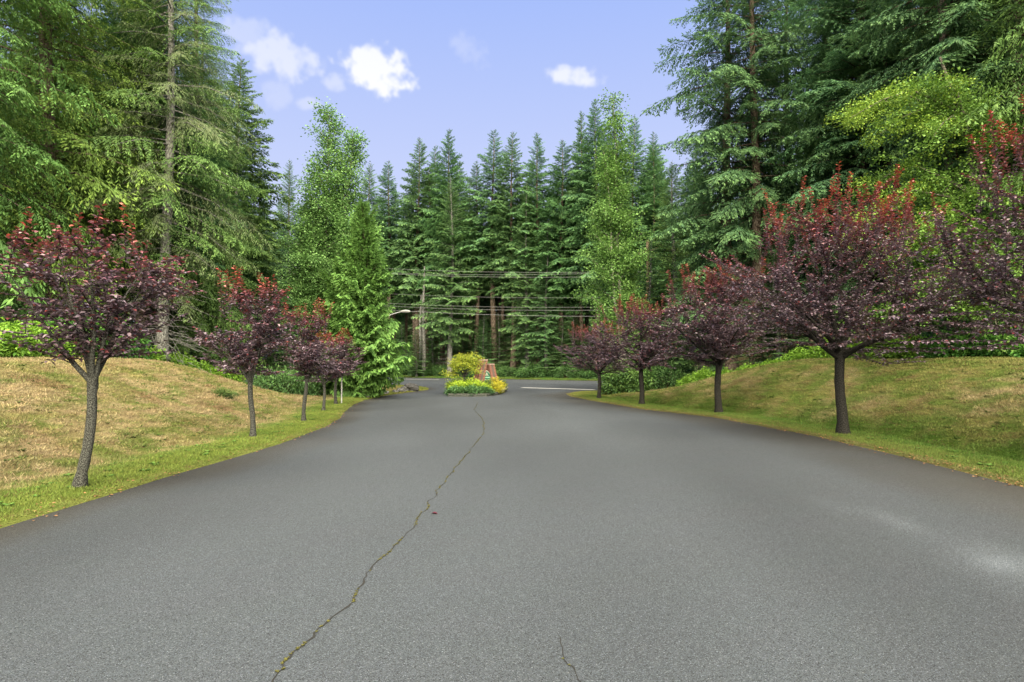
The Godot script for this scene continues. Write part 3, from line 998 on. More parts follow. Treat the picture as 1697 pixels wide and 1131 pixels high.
func build_far_wood() -> void:
	# pointed firs whose tops show against the sky: [pixel column, distance, pixel row of the top, kind]
	var front := [[610, 74, 265, "far0"], [642, 72, 262, "far1"], [690, 70, 220, "far2"], [722, 71, 236, "far0"], [745, 67, 208, "far2"], [790, 66, 262, "far1"], [817, 65, 208, "far1"], [850, 63.5, 213, "far0"], [890, 62.5, 214, "far1"], [930, 61.5, 224, "far2"], [965, 61, 176, "far1"], [992, 58.5, 157, "far2"], [1020, 58, 215, "far1"], [1051, 57, 186, "far0"], [1085, 56, 226, "far2"]]
	for k in front.size():
		var q: Array = front[k]
		var x := X(q[0], q[1])
		var h: float = (600.0 - q[2]) / 1011.0 * q[1] + 1.7 - ground_y(x, q[1])
		var sc := h / 26.0
		var mats := [null, M.fir_blue, null, M.fir_blue, M.fir_dark]
		plant(P[q[3]], "fir_tree", x, q[1], R.randf() * TAU, Vector3(R.randf_range(0.75, 1.25), sc, R.randf_range(0.75, 1.25)), "tall pointed fir across the street, %s from the left along its skyline" % ord_(k), "fir tree", "firs of the stand across the street", mats[k % 5])
	# the two full trees in front
	plant(P.front0, "fir_tree", X(747, 64.5), 64.5, 0.7, Vector3(0.95, 0.83, 0.95), "fir with wide separate boughs and bare grey trunk behind the island", "fir tree", "firs of the stand across the street")
	plant(P.front1, "fir_tree", X(872, 62.0), 62.0, 2.1, Vector3(0.85, 0.76, 0.85), "bushy fir with foliage to the ground right of the island sign", "fir tree", "firs of the stand across the street")
	plant(P.front1, "fir_tree", X(905, 60.5), 60.5, 4.1, Vector3(0.7, 0.6, 0.7), "shorter bushy fir right of the bushiest fir behind the sign", "fir tree", "firs of the stand across the street", M.fir_blue)
	plant(P.young, "fir_tree", X(690, 66.0), 66.0, 1.0, Vector3(0.8, 0.34, 0.8), "young fir under the tall trunks left of the island", "fir tree", "young firs under the stand")
	plant(P.young, "fir_tree", X(800, 64.5), 64.5, 2.0, Vector3(0.9, 0.40, 0.9), "young fir in shade straight behind the island sign", "fir tree", "young firs under the stand", M.fir_blue)
	plant(P.young, "fir_tree", X(930, 60.0), 60.0, 3.0, Vector3(0.85, 0.36, 0.85), "young fir at the street edge left of the right birch", "fir tree", "young firs under the stand")
	for k in 9:
		var px: float = [668, 716, 765, 780, 828, 850, 950, 975, 1000][k]
		var d: float = far_edge(X(px, 63.0)) + [4.5, 5.5, 5.0, 7.5, 4.8, 6.5, 5.2, 4.4, 6.0][k]
		plant(P.young, "fir_tree", X(px, d), d, k * 1.3, Vector3(0.9, [0.36, 0.46, 0.30, 0.55, 0.42, 0.5, 0.44, 0.34, 0.5][k], 0.9), "shade-grown young fir below the stand, %s from the left of its row" % ord_(k), "fir tree", "young firs under the stand", M.fir_dark if k % 2 else null)
	# the rest of the stand: rows behind
	var kinds := ["far0", "pole", "far1", "pole", "far2", "pole"]
	var rows := [[70.0, 3.0, 17], [75.0, 3.4, 20], [81.0, 3.8, 20], [88.0, 4.6, 19]]
	for row in rows:
		var n: int = row[2]
		for k in n:
			var x: float = (k - n * 0.5) * row[1] + R.randf_range(-1.2, 1.2) - 2.0
			var d: float = row[0] - 0.5 * x * (1.0 if absf(x) < 26.0 else 0.9) + R.randf_range(-1.4, 1.4) - 4.0
			if d < far_edge(x) + 3.0:
				d = far_edge(x) + 3.0 + R.randf() * 2.0
			var kind: String = kinds[R.randi() % 6]
			var mats := [null, M.fir_dark, M.fir_blue, M.fir_dark]
			var hs := R.randf_range(0.78, 1.02)
			plant(P[kind], "fir_tree", x, d, R.randf() * TAU, Vector3(R.randf_range(0.85, 1.1), hs, R.randf_range(0.85, 1.1)), "tall dark fir deep in the stand across the street, half hidden by others", "fir tree", "firs deep in the stand across the street", mats[R.randi() % 4])
	# bare grey dead trunks in the stand
	for q in [[702, 66.0, 12.0, "dead grey trunk with peeling pale bark left of the island maple"], [697, 67.5, 9.0, "thin broken dead trunk beside the peeling grey trunk"], [851, 64.0, 7.5, "pale broken dead trunk behind the bushy fir"]]:
		var o := thing("dead_trunk", Vector3(X(q[0], q[1]), ground_y(X(q[0], q[1]), q[1]), -q[1]))
		var s := Solid.new()
		var h: float = q[2]
		s.tube([Vector3(0, -0.1, 0), Vector3(0.05, h * 0.3, 0), Vector3(-0.05, h * 0.65, 0.05), Vector3(0.05, h, 0)], [0.24, 0.19, 0.15, 0.08], 9, Color(1.5, 1.5, 1.5), 0.2, 4)
		part("trunk", solid_mesh(s, M.bark_grey), o)
		var t := Solid.new()
		for k in 12:
			var yaw := k * 2.4
			var y := h * (0.35 + 0.05 * k)
			var dir := Vector3(cos(yaw), -0.1, sin(yaw))
			t.tube([Vector3(0, y, 0), Vector3(0, y, 0) + dir * 0.5, Vector3(0, y - 0.1, 0) + dir * 1.0], [0.03, 0.02, 0.006], 4, Color(1.2, 1.2, 1.2), 0.0, 1, false)
		part("limbs", solid_mesh(t, M.bark_grey), o, true)
		tag(o, q[3], "dead tree", "dead trunks in the stand")
	# the far wood reads as one mass
	var src: MeshInstance3D = P.far2.get_node("crown")
	var mm := MultiMesh.new()
	mm.transform_format = MultiMesh.TRANSFORM_3D
	mm.mesh = src.mesh
	var spots := []
	for k in 150:
		var x := R.randf_range(-95.0, 75.0)
		var d := R.randf_range(96.0, 128.0) - 0.35 * x
		spots.append([x, d])
	mm.instance_count = spots.size()
	for k in spots.size():
		var x: float = spots[k][0]
		var d: float = spots[k][1]
		var y := ground_y(x, d) - 8.0
		mm.set_instance_transform(k, Transform3D(Basis(Vector3.UP, R.randf() * TAU) * Basis.from_scale(Vector3(1.3, R.randf_range(0.7, 0.95), 1.3)), Vector3(x, y, -d)))
	var o := MultiMeshInstance3D.new()
	o.name = "far_wood"
	o.multimesh = mm
	add_child(o)
	tag(o, "dark mass of firs far behind the stand across the street", "wood", "", "stuff")

func build_left_wood() -> void:
	var g := "tall conifers behind the left bank"
	plant(P.near_grey, "spruce_tree", X(272, 25.0), 25.0, 0.4, Vector3(1, 1, 1), "tall spruce with grey trunk and lichen-grey hanging twigs behind the left bank", "spruce tree", g)
	plant(P.near_green, "fir_tree", X(85, 23.0), 23.0, 1.1, Vector3(1, 1, 1), "broad yellowish fir at the left, behind the nearest left plum", "fir tree", g, M.fir_warm)
	plant(P.near_green, "fir_tree", X(-110, 18.5), 18.5, 3.3, Vector3(0.95, 0.95, 0.95), "large fir whose boughs reach in at the upper left corner", "fir tree", g, M.fir_dark)
	plant(P.near_green, "fir_tree", X(180, 30.0), 30.0, 4.6, Vector3(0.95, 1.0, 0.95), "green fir between the broad yellowish fir and the grey spruce", "fir tree", g)
	plant(P.near_grey, "spruce_tree", X(232, 29.5), 29.5, 2.4, Vector3(0.85, 1.02, 0.85), "thinner grey-trunked spruce just left of the lichen-grey one", "spruce tree", g)
	plant(P.near_green, "fir_tree", X(330, 34.0), 34.0, 0.2, Vector3(0.72, 0.80, 0.72), "green fir right behind the lichen-grey spruce", "fir tree", g)
	plant(P.near_green, "fir_tree", X(305, 31.5), 31.5, 3.9, Vector3(0.8, 0.95, 0.8), "full green fir filling the wood's edge just right of the grey spruce", "fir tree", g)
	plant(P.young, "fir_tree", X(385, 37.0), 37.0, 2.2, Vector3(1.3, 1.02, 1.3), "shorter full fir right of the grey spruce", "fir tree", g)
	plant(P.front1, "fir_tree", X(432, 43.0), 43.0, 1.2, Vector3(0.72, 0.60, 0.72), "slim dark fir left of the spire-topped fir", "fir tree", g)
	plant(P.front0, "fir_tree", X(479, 46.0), 46.0, 2.8, Vector3(0.62, 0.66, 0.62), "spire-topped fir with thin grey trunk left of the birches", "fir tree", g, M.fir_blue)
	plant(P.young, "fir_tree", X(300, 31.0), 31.0, 5.2, Vector3(1.1, 0.42, 1.1), "low full fir at the top of the left bank behind the second plum", "fir tree", g)
	plant(P.young, "fir_tree", X(455, 38.0), 38.0, 0.9, Vector3(1.1, 0.45, 1.1), "low fir in shade behind the third left plum", "fir tree", g, M.fir_dark)
	plant(P.birch0, "birch_tree", X(540, 33.5), 33.5, 0.0, Vector3(1, 1, 1), "light green birch clump with pale trunks behind the left cedar", "birch tree", "birches by the entry")
	plant(P.cedar, "cedar_tree", X(602, 28.8), 28.8, 0.0, Vector3(0.86, 0.98, 0.86), "bright green cedar with flat sprays to the ground at the left corner", "cedar tree")
	plant(P.cedar, "cedar_tree", X(572, 31.0), 31.0, 2.0, Vector3(0.85, 0.78, 0.85), "lower cedar directly left of the corner cedar, merging with it", "cedar tree")
	for k in 26:
		var d := R.randf_range(27.0, 58.0)
		var x := X(R.randf_range(-160, 470), d) - 2.5
		if x > -15.5: x = -15.5 - R.randf() * 6.0
		if d > near_edge(x) - 3.0: d = near_edge(x) - 3.0 - R.randf() * 10.0
		var kind: String = ["far0", "far2", "front1", "pole", "far1"][k % 5]
		plant(P[kind], "fir_tree", x, d, R.randf() * TAU, Vector3(1.0, R.randf_range(0.62, 0.85), 1.0), "dark fir deep in the wood behind the left bank, half hidden by nearer trees", "fir tree", "firs deep in the left wood", [M.fir_dark, M.fir_warm, null][k % 3])

func build_right_wood() -> void:
	var g := "tall conifers behind the right bank"
	plant(P.open0, "fir_tree", X(1213, 32.0), 32.0, 0.3, Vector3(1, 1, 1), "tall open fir whose boughs reach farthest left at the right wood's edge", "fir tree", g)
	plant(P.open1, "fir_tree", X(1252, 30.5), 30.5, 2.3, Vector3(1, 1, 1), "tall bare-trunked fir just right of the open fir at the wood's edge", "fir tree", g)
	plant(P.open0, "fir_tree", X(1310, 35.0), 35.0, 4.1, Vector3(0.9, 0.97, 0.9), "tall fir behind the largest right plum, left of its red top", "fir tree", g)
	plant(P.open1, "fir_tree", X(1375, 31.0), 31.0, 1.1, Vector3(0.95, 0.95, 0.95), "dark fir standing behind the red top of the largest right plum", "fir tree", g)
	plant(P.open0, "fir_tree", X(1440, 27.0), 27.0, 5.6, Vector3(0.85, 0.9, 0.85), "dark fir behind the upper yellow-green maple boughs", "fir tree", g)
	plant(P.open1, "fir_tree", X(1577, 21.5), 21.5, 3.0, Vector3(0.9, 0.9, 0.9), "thick brown fir trunk at the top of the right bank beside the maple", "fir tree", g)
	plant(P.near_green, "fir_tree", X(1650, 22.5), 22.5, 0.9, Vector3(0.72, 0.92, 0.72), "bright green hemlock with hanging boughs at the upper right", "hemlock tree", g)
	plant(P.open0, "fir_tree", X(1692, 20.5), 20.5, 2.0, Vector3(0.85, 0.9, 0.85), "thick trunked fir at the right edge on top of the bank", "fir tree", g)
	plant(P.near_green, "fir_tree", X(1830, 17.0), 17.0, 2.6, Vector3(0.8, 0.9, 0.8), "fir whose boughs hang in at the upper right corner", "fir tree", g)
	plant(P.front1, "fir_tree", X(1120, 40.0), 40.0, 1.2, Vector3(0.85, 0.58, 0.85), "full dull green fir left of the open firs, behind the fourth right plum", "fir tree", g, M.fir_warm)
	plant(P.front1, "fir_tree", X(1165, 34.5), 34.5, 4.4, Vector3(0.8, 0.46, 0.8), "full fir in front of the two open firs at the right wood's edge", "fir tree", g)
	plant(P.young, "fir_tree", X(1075, 39.0), 39.0, 2.0, Vector3(1.2, 0.6, 1.2), "low dark fir right of the right birch", "fir tree", g, M.fir_dark)
	plant(P.young, "fir_tree", X(1290, 29.5), 29.5, 0.0, Vector3(1.0, 0.42, 1.0), "low fir half hidden behind the two right plums", "fir tree", g)
	plant(P.birch1, "birch_tree", X(1035, 34.0), 34.0, 0.0, Vector3(1, 1, 1), "tall narrow yellow-green birch with two leaning pale trunks at the right corner", "birch tree", "birches by the entry")
	for k in 30:
		var d := R.randf_range(24.0, 60.0)
		var x := X(R.randf_range(1080, 1800), d) + 2.0
		if x < table(XR, minf(d, 34.0)) + 12.0: x = table(XR, minf(d, 34.0)) + 12.0 + R.randf() * 8.0
		if d > near_edge(x) - 3.0: d = near_edge(x) - 3.0 - R.randf() * 8.0
		var kind: String = ["open1", "far0", "pole", "far1", "open1", "pole"][k % 6]
		plant(P[kind], "fir_tree", x, d, R.randf() * TAU, Vector3(1.0, R.randf_range(0.68, 0.9), 1.0), "dark fir deep in the wood behind the right bank, half hidden by nearer trees", "fir tree", "firs deep in the right wood", [M.fir_dark, M.fir_blue, null][k % 3])
	# big-leaf maple leaning out of the wood's edge
	var root := thing("maple_tree", Vector3(X(1622, 19.0), 0, -19.0))
	root.position.y = ground_y(root.position.x, 18.6)
	var r := RandomNumberGenerator.new()
	r.seed = 71
	var s := Solid.new()
	s.tube([Vector3(0, -0.1, 0), Vector3(-0.1, 2.0, 0), Vector3(0.0, 4.5, 0.1), Vector3(-0.3, 7.0, 0.2), Vector3(-1.2, 9.4, 0.3)], [0.17, 0.14, 0.12, 0.09, 0.04], 10, Color(0.28, 0.27, 0.25), 0.1, 3)
	part("trunk", solid_mesh(s, M.bark_birch), root)
	var clumps := []
	var yel := []
	for k in 4:
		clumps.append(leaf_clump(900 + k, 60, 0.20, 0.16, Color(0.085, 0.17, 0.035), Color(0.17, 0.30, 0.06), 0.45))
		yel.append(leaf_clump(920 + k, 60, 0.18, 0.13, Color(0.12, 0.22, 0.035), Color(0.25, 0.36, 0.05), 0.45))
	var crown := Geo.new()
	var limbs := Solid.new()
	var extra := []
	for k in 9:
		var hh := r.randf_range(2.0, 8.6)
		extra.append([hh, r.randf_range(-4.3, 1.6) * (0.6 + 0.05 * hh), r.randf_range(-0.9, 0.8), r.randf_range(-0.5, 1.3), clampf((hh - 3.5) * 0.16, 0.0, 0.8)])
	# limb: start height, reach in x, rise, depth, yellowness
	for q in [[8.6, -4.2, -0.3, 0.4, 1.0], [8.3, -3.4, 0.6, -0.5, 0.8], [5.9, -4.4, -1.2, 0.5, 0.9], [6.2, -3.2, 0.2, -0.4, 0.6], [5.0, -3.0, -0.6, 0.8, 0.5], [4.0, -2.6, 0.1, 0.6, 0.15], [3.4, -2.9, 0.4, 0.2, 0.1], [2.6, -2.4, 0.5, 0.8, 0.0], [2.2, -1.6, 0.6, 1.0, 0.0], [3.0, -1.0, 0.3, 1.3, 0.0], [3.8, 1.4, 0.6, 0.8, 0.0], [2.4, 1.2, 0.4, 0.9, 0.0], [6.8, 1.8, 0.8, 0.4, 0.2], [7.5, -1.6, 1.6, 0.6, 0.6], [4.6, -1.2, 0.2, -1.0, 0.1], [3.0, -0.6, 0.2, 1.4, 0.0], [5.2, -0.8, 0.3, 1.2, 0.2], [6.6, -0.7, 0.5, 1.1, 0.3], [7.6, -2.4, -0.3, 1.0, 0.6], [4.4, -3.6, -0.5, 0.9, 0.3], [2.0, -2.6, 0.3, 0.6, 0.0], [1.6, 0.5, 0.5, 1.2, 0.0]] + extra:
		var base := Vector3(-0.08, q[0] - 1.0, 0.1)
		var tip := Vector3(q[1], q[0] + q[2], q[3] * 1.6)
		var mid := base.lerp(tip, 0.5) + Vector3(0, 0.55, 0)
		limbs.tube([base, mid - Vector3(0, 0.18, 0), mid.lerp(tip, 0.5) - Vector3(0, 0.45, 0), tip - Vector3(0, 0.95, 0)], [0.055, 0.032, 0.018, 0.006], 5, Color(0.35, 0.34, 0.31), 0.0, 1, false)
		var n := int(absf(q[1]) * 13.0) + 8
		for k in n:
			var f := lerpf(0.18, 1.05, (k + r.randf()) / n)
			var p := base.lerp(mid, f * 2.0) if f < 0.5 else mid.lerp(tip, f * 2.0 - 1.0)
			var wid: float = 0.75 * (1.0 - 0.5 * f)
			p += Vector3(r.randfn(0, 0.25), r.randfn(-0.08, 0.14) - 0.9 * f * f * f, r.randfn(0, wid))
			var b := Basis(Vector3.UP, r.randf() * TAU) * Basis(Vector3(1, 0, 0), r.randf_range(-0.35, 0.35)) * Basis.from_scale(Vector3.ONE * r.randf_range(0.28, 0.5))
			var y: bool = r.randf() < q[4] * clampf((f - 0.25) * 1.7, 0, 1)
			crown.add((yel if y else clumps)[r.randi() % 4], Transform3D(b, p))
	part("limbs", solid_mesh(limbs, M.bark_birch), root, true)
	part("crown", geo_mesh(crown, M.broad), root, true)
	tag(root, "maple with arching yellow-green boughs leaning out over the right bank", "maple tree")

func build_plums() -> void:
	var g := "red-leaved plum trees lining the road"
	var a := plum(401, 3.85, 1.22, 1.45, {"el_low": 0.6, "r0": 0.068, "lean": 0.10, "limbs": 7, "leaves_per_m": 31.0, "whips": 12, "whip_spread": 0.55, "leaf": 0.074})
	plant(a, "plum_tree", -5.68, 8.1, 0.0, Vector3(1, 1, 1), "nearest left plum, sparse crown, lichen-spotted trunk leaning right", "plum tree", g)
	var b := plum(402, 3.75, 1.0, 1.35, {"el_low": 0.75, "r0": 0.058, "lean": -0.04, "limbs": 7, "leaves_per_m": 34.0, "whips": 26, "whip_spread": 0.65, "leaf": 0.08})
	plant(b, "plum_tree", -5.68, 13.4, 1.0, Vector3(1, 1, 1), "second left plum, with tall red shoots, below the dark juniper tuft", "plum tree", g)
	plant(b, "plum_tree", -5.75, 16.9, 3.6, Vector3(0.95, 0.92, 0.95), "third plum along the left verge, smaller with a grey forked trunk", "plum tree", g)
	plant(b, "plum_tree", -6.3, 20.5, 5.2, Vector3(0.92, 0.72, 0.92), "fourth plum along the left verge, thin trunk, next to last", "plum tree", g)
	plant(b, "plum_tree", -6.85, 23.7, 2.2, Vector3(1.15, 0.80, 1.05), "last plum of the left row, beside the grey post", "plum tree", g)
	var c := plum(403, 5.75, 2.75, 1.9, {"bark": Color(0.38, 0.36, 0.35), "r0": 0.118, "lean": -0.02, "limbs": 10, "leaves_per_m": 52.0, "whips": 80, "whip_spread": 0.75, "leaf": 0.074})
	plant(c, "plum_tree", 7.6, 14.1, 0.6, Vector3(1, 1, 1), "largest right plum, dense violet crown with a red top", "plum tree", g)
	plant(c, "plum_tree", 9.15, 9.0, 3.9, Vector3(0.92, 1.05, 0.92), "plum whose crown reaches in at the right edge of the picture", "plum tree", g)
	var e := plum(404, 5.0, 2.0, 1.7, {"bark": Color(0.38, 0.36, 0.35), "r0": 0.105, "lean": 0.02, "limbs": 9, "leaves_per_m": 52.0, "whips": 50, "whip_spread": 0.75, "leaf": 0.076, "red": 0.85})
	plant(e, "plum_tree", 6.65, 19.75, 0.0, Vector3(1.05, 0.98, 1.05), "second right plum from the camera, standing left of the largest one", "plum tree", g)
	plant(e, "plum_tree", 5.02, 23.6, 2.4, Vector3(0.95, 0.84, 0.95), "third right plum, in front of the round green bush", "plum tree", g)
	plant(e, "plum_tree", 3.92, 27.4, 4.3, Vector3(0.82, 0.70, 0.82), "farthest right plum, on the tip of the right verge", "plum tree", g)

func build_bushes() -> void:
	# laurel along the top of the banks
	var la := bush(501, 1.5, 0.95, {"c0": Color(0.07, 0.16, 0.02), "c1": Color(0.20, 0.36, 0.045), "leaf": 0.5, "leafw": 0.22, "clump": 0.26, "leaves": 40, "stems": 34, "fold": true})
	var lb := bush(502, 1.8, 1.25, {"c0": Color(0.04, 0.13, 0.03), "c1": Color(0.12, 0.29, 0.05), "leaf": 0.55, "leafw": 0.26, "clump": 0.26, "leaves": 40, "stems": 40, "fold": true})
	var n := 17
	for k in n:
		var d := lerpf(13.5, 27.5, float(k) / (n - 1))
		var x := table(XL, d) - 8.3 + 0.25 * N1.get_noise_1d(d * 20.0)
		if d > 24.0: x += (d - 24.0) * 0.55
		var dark := k > 5 and k < 11
		plant(lb if dark else la, "laurel_shrub", x, d, k * 1.7, Vector3(1, R.randf_range(0.85, 1.15), 1), "%s green laurel on the left bank's crest, %s from the left end" % ["deep" if dark else "bright", ord_(k)], "shrub", "laurels along the left bank's crest")
	n = 18
	for k in n:
		var d := lerpf(16.5, 31.0, float(k) / (n - 1))
		var x := table(XR, d) + 8.5 + 0.3 * N1.get_noise_1d(d * 20.0)
		if d > 27.0: x -= (d - 27.0) * 0.6
		var dark := k < 5
		plant(lb if dark else la, "laurel_shrub", x, d, k * 2.3, Vector3(0.9, R.randf_range(0.6, 1.0), 0.9), "%s green laurel on the right bank's crest, %s from the right end" % ["deep" if dark else "bright", ord_(k)], "shrub", "laurels along the right bank's crest")
	# juniper tufts on the left bank
	var ju := bush(503, 0.62, 0.26, {"c0": Color(0.035, 0.07, 0.02), "c1": Color(0.09, 0.14, 0.035), "leaf": 0.7, "leafw": 0.09, "clump": 0.12, "leaves": 60, "stems": 40})
	plant(ju, "juniper", X(369, 18.6), 18.6, 0.0, Vector3.ONE, "dark green juniper tuft on the dry left bank", "juniper", "junipers on the left bank")
	plant(ju, "juniper", X(387, 20.0), 20.0, 2.0, Vector3.ONE * 0.45, "very small juniper tuft beside the larger one on the left bank", "juniper", "junipers on the left bank")
	# rhododendron by the right corner
	var rh := bush(504, 2.6, 1.7, {"c0": Color(0.035, 0.085, 0.025), "c1": Color(0.12, 0.22, 0.055), "leaf": 0.5, "leafw": 0.2, "clump": 0.3, "leaves": 46, "stems": 110, "fold": true})
	plant(rh, "rhododendron", X(1038, 32.2), 32.2, 0.0, Vector3.ONE, "large round green bush between the last two right plums", "shrub")
	# undergrowth of the stand across the street
	var ua := bush(505, 2.6, 1.1, {"c0": Color(0.03, 0.075, 0.025), "c1": Color(0.085, 0.18, 0.05), "leaf": 0.42, "leafw": 0.24, "clump": 0.36, "leaves": 44, "stems": 44})
	var ub := bush(506, 2.2, 1.5, {"c0": Color(0.035, 0.085, 0.03), "c1": Color(0.10, 0.20, 0.06), "leaf": 0.40, "leafw": 0.2, "clump": 0.34, "leaves": 44, "stems": 40})
	for k in 26:
		var x := lerpf(-22.0, 24.0, k / 25.0) + R.randf_range(-0.5, 0.5)
		var d := far_edge(x) + R.randf_range(1.8, 3.2)
		plant(ua if k % 3 else ub, "wild_shrub", x, d, R.randf() * TAU, Vector3.ONE * R.randf_range(0.8, 1.25), "low wild green bush on the far side of the cross street, under the firs", "shrub", "wild bushes along the far side of the street")
	for k in 30:
		var x := R.randf_range(-28.0, 26.0)
		var d := far_edge(x) + R.randf_range(4.0, 9.0)
		plant(ub if k % 3 else ua, "wild_shrub", x, d, R.randf() * TAU, Vector3.ONE * R.randf_range(0.8, 1.4), "shaded green bush among the fir trunks across the street", "shrub", "wild bushes among the far trunks")
	for q in [[1052, 35.0], [1078, 36.0], [1100, 34.6], [1125, 36.5], [1092, 38.0]]:
		plant(ub, "wild_shrub", X(q[0], q[1]), q[1], q[0], Vector3(1, 1.2, 1), "green bush at the foot of the right birch, behind the round bush", "shrub", "wild bushes at the right birch")
	# undergrowth behind the banks
	for k in 34:
		var left := k % 2 == 0
		var d := R.randf_range(17.0, 34.0)
		var x := table(XL, d) - R.randf_range(10.5, 15.0) if left else table(XR, minf(d, 31.0)) + R.randf_range(10.5, 17.0)
		plant(ub if k % 3 else ua, "wild_shrub", x, d, R.randf() * TAU, Vector3(1, 1.3, 1) * R.randf_range(0.7, 1.3), "shaded bush among the trunks behind the %s bank" % ("left" if left else "right"), "shrub", "wild bushes behind the %s bank" % ("left" if left else "right"))
	for k in 7:
		var d := lerpf(27.5, 33.0, k / 6.0)
		var x := -9.6 - R.randf() * 3.0
		plant(ub, "wild_shrub", x, d, R.randf() * TAU, Vector3.ONE * R.randf_range(0.7, 1.0), "shaded bush at the foot of the birch clump", "shrub", "wild bushes under the birches")

# ---------------------------------------------------------------- island with the sign

func build_island() -> void:
	var outline := [Vector2(-3.15, 30.0), Vector2(-2.2, 29.75), Vector2(-1.25, 29.95), Vector2(-0.75, 31.2), Vector2(-0.45, 33.2), Vector2(-0.3, 35.6), Vector2(-0.6, 36.6), Vector2(-1.6, 36.8), Vector2(-2.6, 35.8), Vector2(-3.1, 33.4), Vector2(-3.3, 31.4)]
	var root := thing("planted_island", Vector3(-1.8, 0, -32.8))
	var s := Solid.new()
	var soil := Solid.new()
	var n := outline.size()
	var ctr := Vector2(-1.8, 32.8)
	for k in n:
		var a: Vector2 = outline[k] - ctr
		var b: Vector2 = outline[(k + 1) % n] - ctr
		var ai := a * (1.0 - 0.14 / a.length())
		var bi := b * (1.0 - 0.14 / b.length())
		var h := 0.15
		var P3 := func(q: Vector2, y: float) -> Vector3: return Vector3(q.x, y, -q.y)
		s.face(P3.call(b, -0.05), P3.call(a, -0.05), P3.call(a, h), P3.call(b, h), Color.WHITE)
		s.face(P3.call(b, h), P3.call(a, h), P3.call(ai, h), P3.call(bi, h), Color.WHITE)
		s.face(P3.call(bi, h), P3.call(ai, h), P3.call(ai, 0.0), P3.call(bi, 0.0), Color.WHITE)
		var m1 := ai * 0.55
		var m2 := bi * 0.55
		soil.face(P3.call(bi, 0.12), P3.call(ai, 0.12), P3.call(m1, 0.38), P3.call(m2, 0.38), Color(0.06, 0.045, 0.03))
		soil.tri(P3.call(m2, 0.38), P3.call(m1, 0.38), Vector3(0, 0.48, 0), Color(0.06, 0.045, 0.03))
	part("kerb", solid_mesh(s, M.kerb), root)
	part("soil", solid_mesh(soil, M.ground), root)
	tag(root, "kerbed planting island in the middle of the road mouth", "traffic island")
	# low cover and shrubs, each on the island
	var ivy := bush(601, 1.0, 0.32, {"c0": Color(0.02, 0.055, 0.022), "c1": Color(0.07, 0.15, 0.05), "leaf": 0.5, "leafw": 0.34, "clump": 0.17, "leaves": 44, "stems": 40})
	var lime := bush(602, 0.95, 0.45, {"c0": Color(0.11, 0.20, 0.02), "c1": Color(0.30, 0.42, 0.04), "leaf": 0.45, "leafw": 0.2, "clump": 0.18, "leaves": 44, "stems": 44})
	var gold := bush(603, 0.8, 0.5, {"c0": Color(0.17, 0.19, 0.02), "c1": Color(0.42, 0.39, 0.035), "leaf": 0.6, "leafw": 0.14, "clump": 0.17, "leaves": 48, "stems": 40})
	var deep := bush(604, 0.7, 0.6, {"c0": Color(0.035, 0.06, 0.02), "c1": Color(0.10, 0.15, 0.04), "leaf": 0.45, "leafw": 0.18, "clump": 0.17, "leaves": 46, "stems": 36})
	var g := "plants on the island"
	for q in [[ivy, -2.75, 30.5, 0.08, 1.0, "dark ivy patch at the island's left front corner", "ivy"], [ivy, -2.05, 30.35, 0.1, 1.05, "dark ivy patch at the island's front middle", "ivy"], [ivy, -1.45, 30.6, 0.1, 0.9, "dark ivy patch at the island's right front corner", "ivy"],
			[lime, -2.7, 31.3, 0.2, 1.0, "lime green shrub left of the island maple's foot", "shrub"], [lime, -2.0, 31.2, 0.25, 1.1, "lime green shrub in front of the brick sign", "shrub"], [lime, -1.45, 31.3, 0.2, 0.8, "small lime green shrub right of the sign's front foot", "shrub"], [lime, -2.9, 32.4, 0.25, 1.1, "taller lime green shrub at the island's left side", "shrub"],
			[gold, -0.95, 33.0, 0.2, 1.15, "golden shrub right of the sign board", "shrub"], [gold, -0.85, 31.8, 0.14, 0.85, "golden arching shrub at the island's right kerb", "shrub"], [gold, -1.15, 34.2, 0.25, 1.1, "golden shrub behind the sign board", "shrub"],
			[deep, -1.25, 31.9, 0.2, 0.95, "dark green shrub below the sign board", "shrub"], [deep, -0.6, 34.4, 0.14, 0.9, "dark green shrub at the island's far right end", "shrub"], [deep, -2.3, 32.0, 0.3, 0.9, "dark green shrub behind the island maple's stem", "shrub"]]:
		var o := plant(q[0], "ivy_patch" if q[6] == "ivy" else "island_shrub", q[1], q[2], q[1] * 7.0, Vector3.ONE * q[4], q[5], q[6], g)
		o.position.y = q[3]
	# small yellow-green Japanese maple
	var mt := thing("japanese_maple", Vector3(-2.5, 0.32, -32.2))
	var r := RandomNumberGenerator.new()
	r.seed = 15
	var st := Solid.new()
	st.tube([Vector3(0, -0.1, 0), Vector3(0.03, 0.3, 0), Vector3(-0.02, 0.6, 0.0)], [0.05, 0.042, 0.04], 8, Color(0.8, 0.8, 0.8), 0.1, 2)
	part("trunk", solid_mesh(st, M.bark_plum), mt)
	var lm := Solid.new()
	var cg := Geo.new()
	var cl := []
	for k in 4:
		cl.append(leaf_clump(640 + k, 48, 0.42, 0.13, Color(0.10, 0.17, 0.02), Color(0.34, 0.36, 0.04), 0.35))
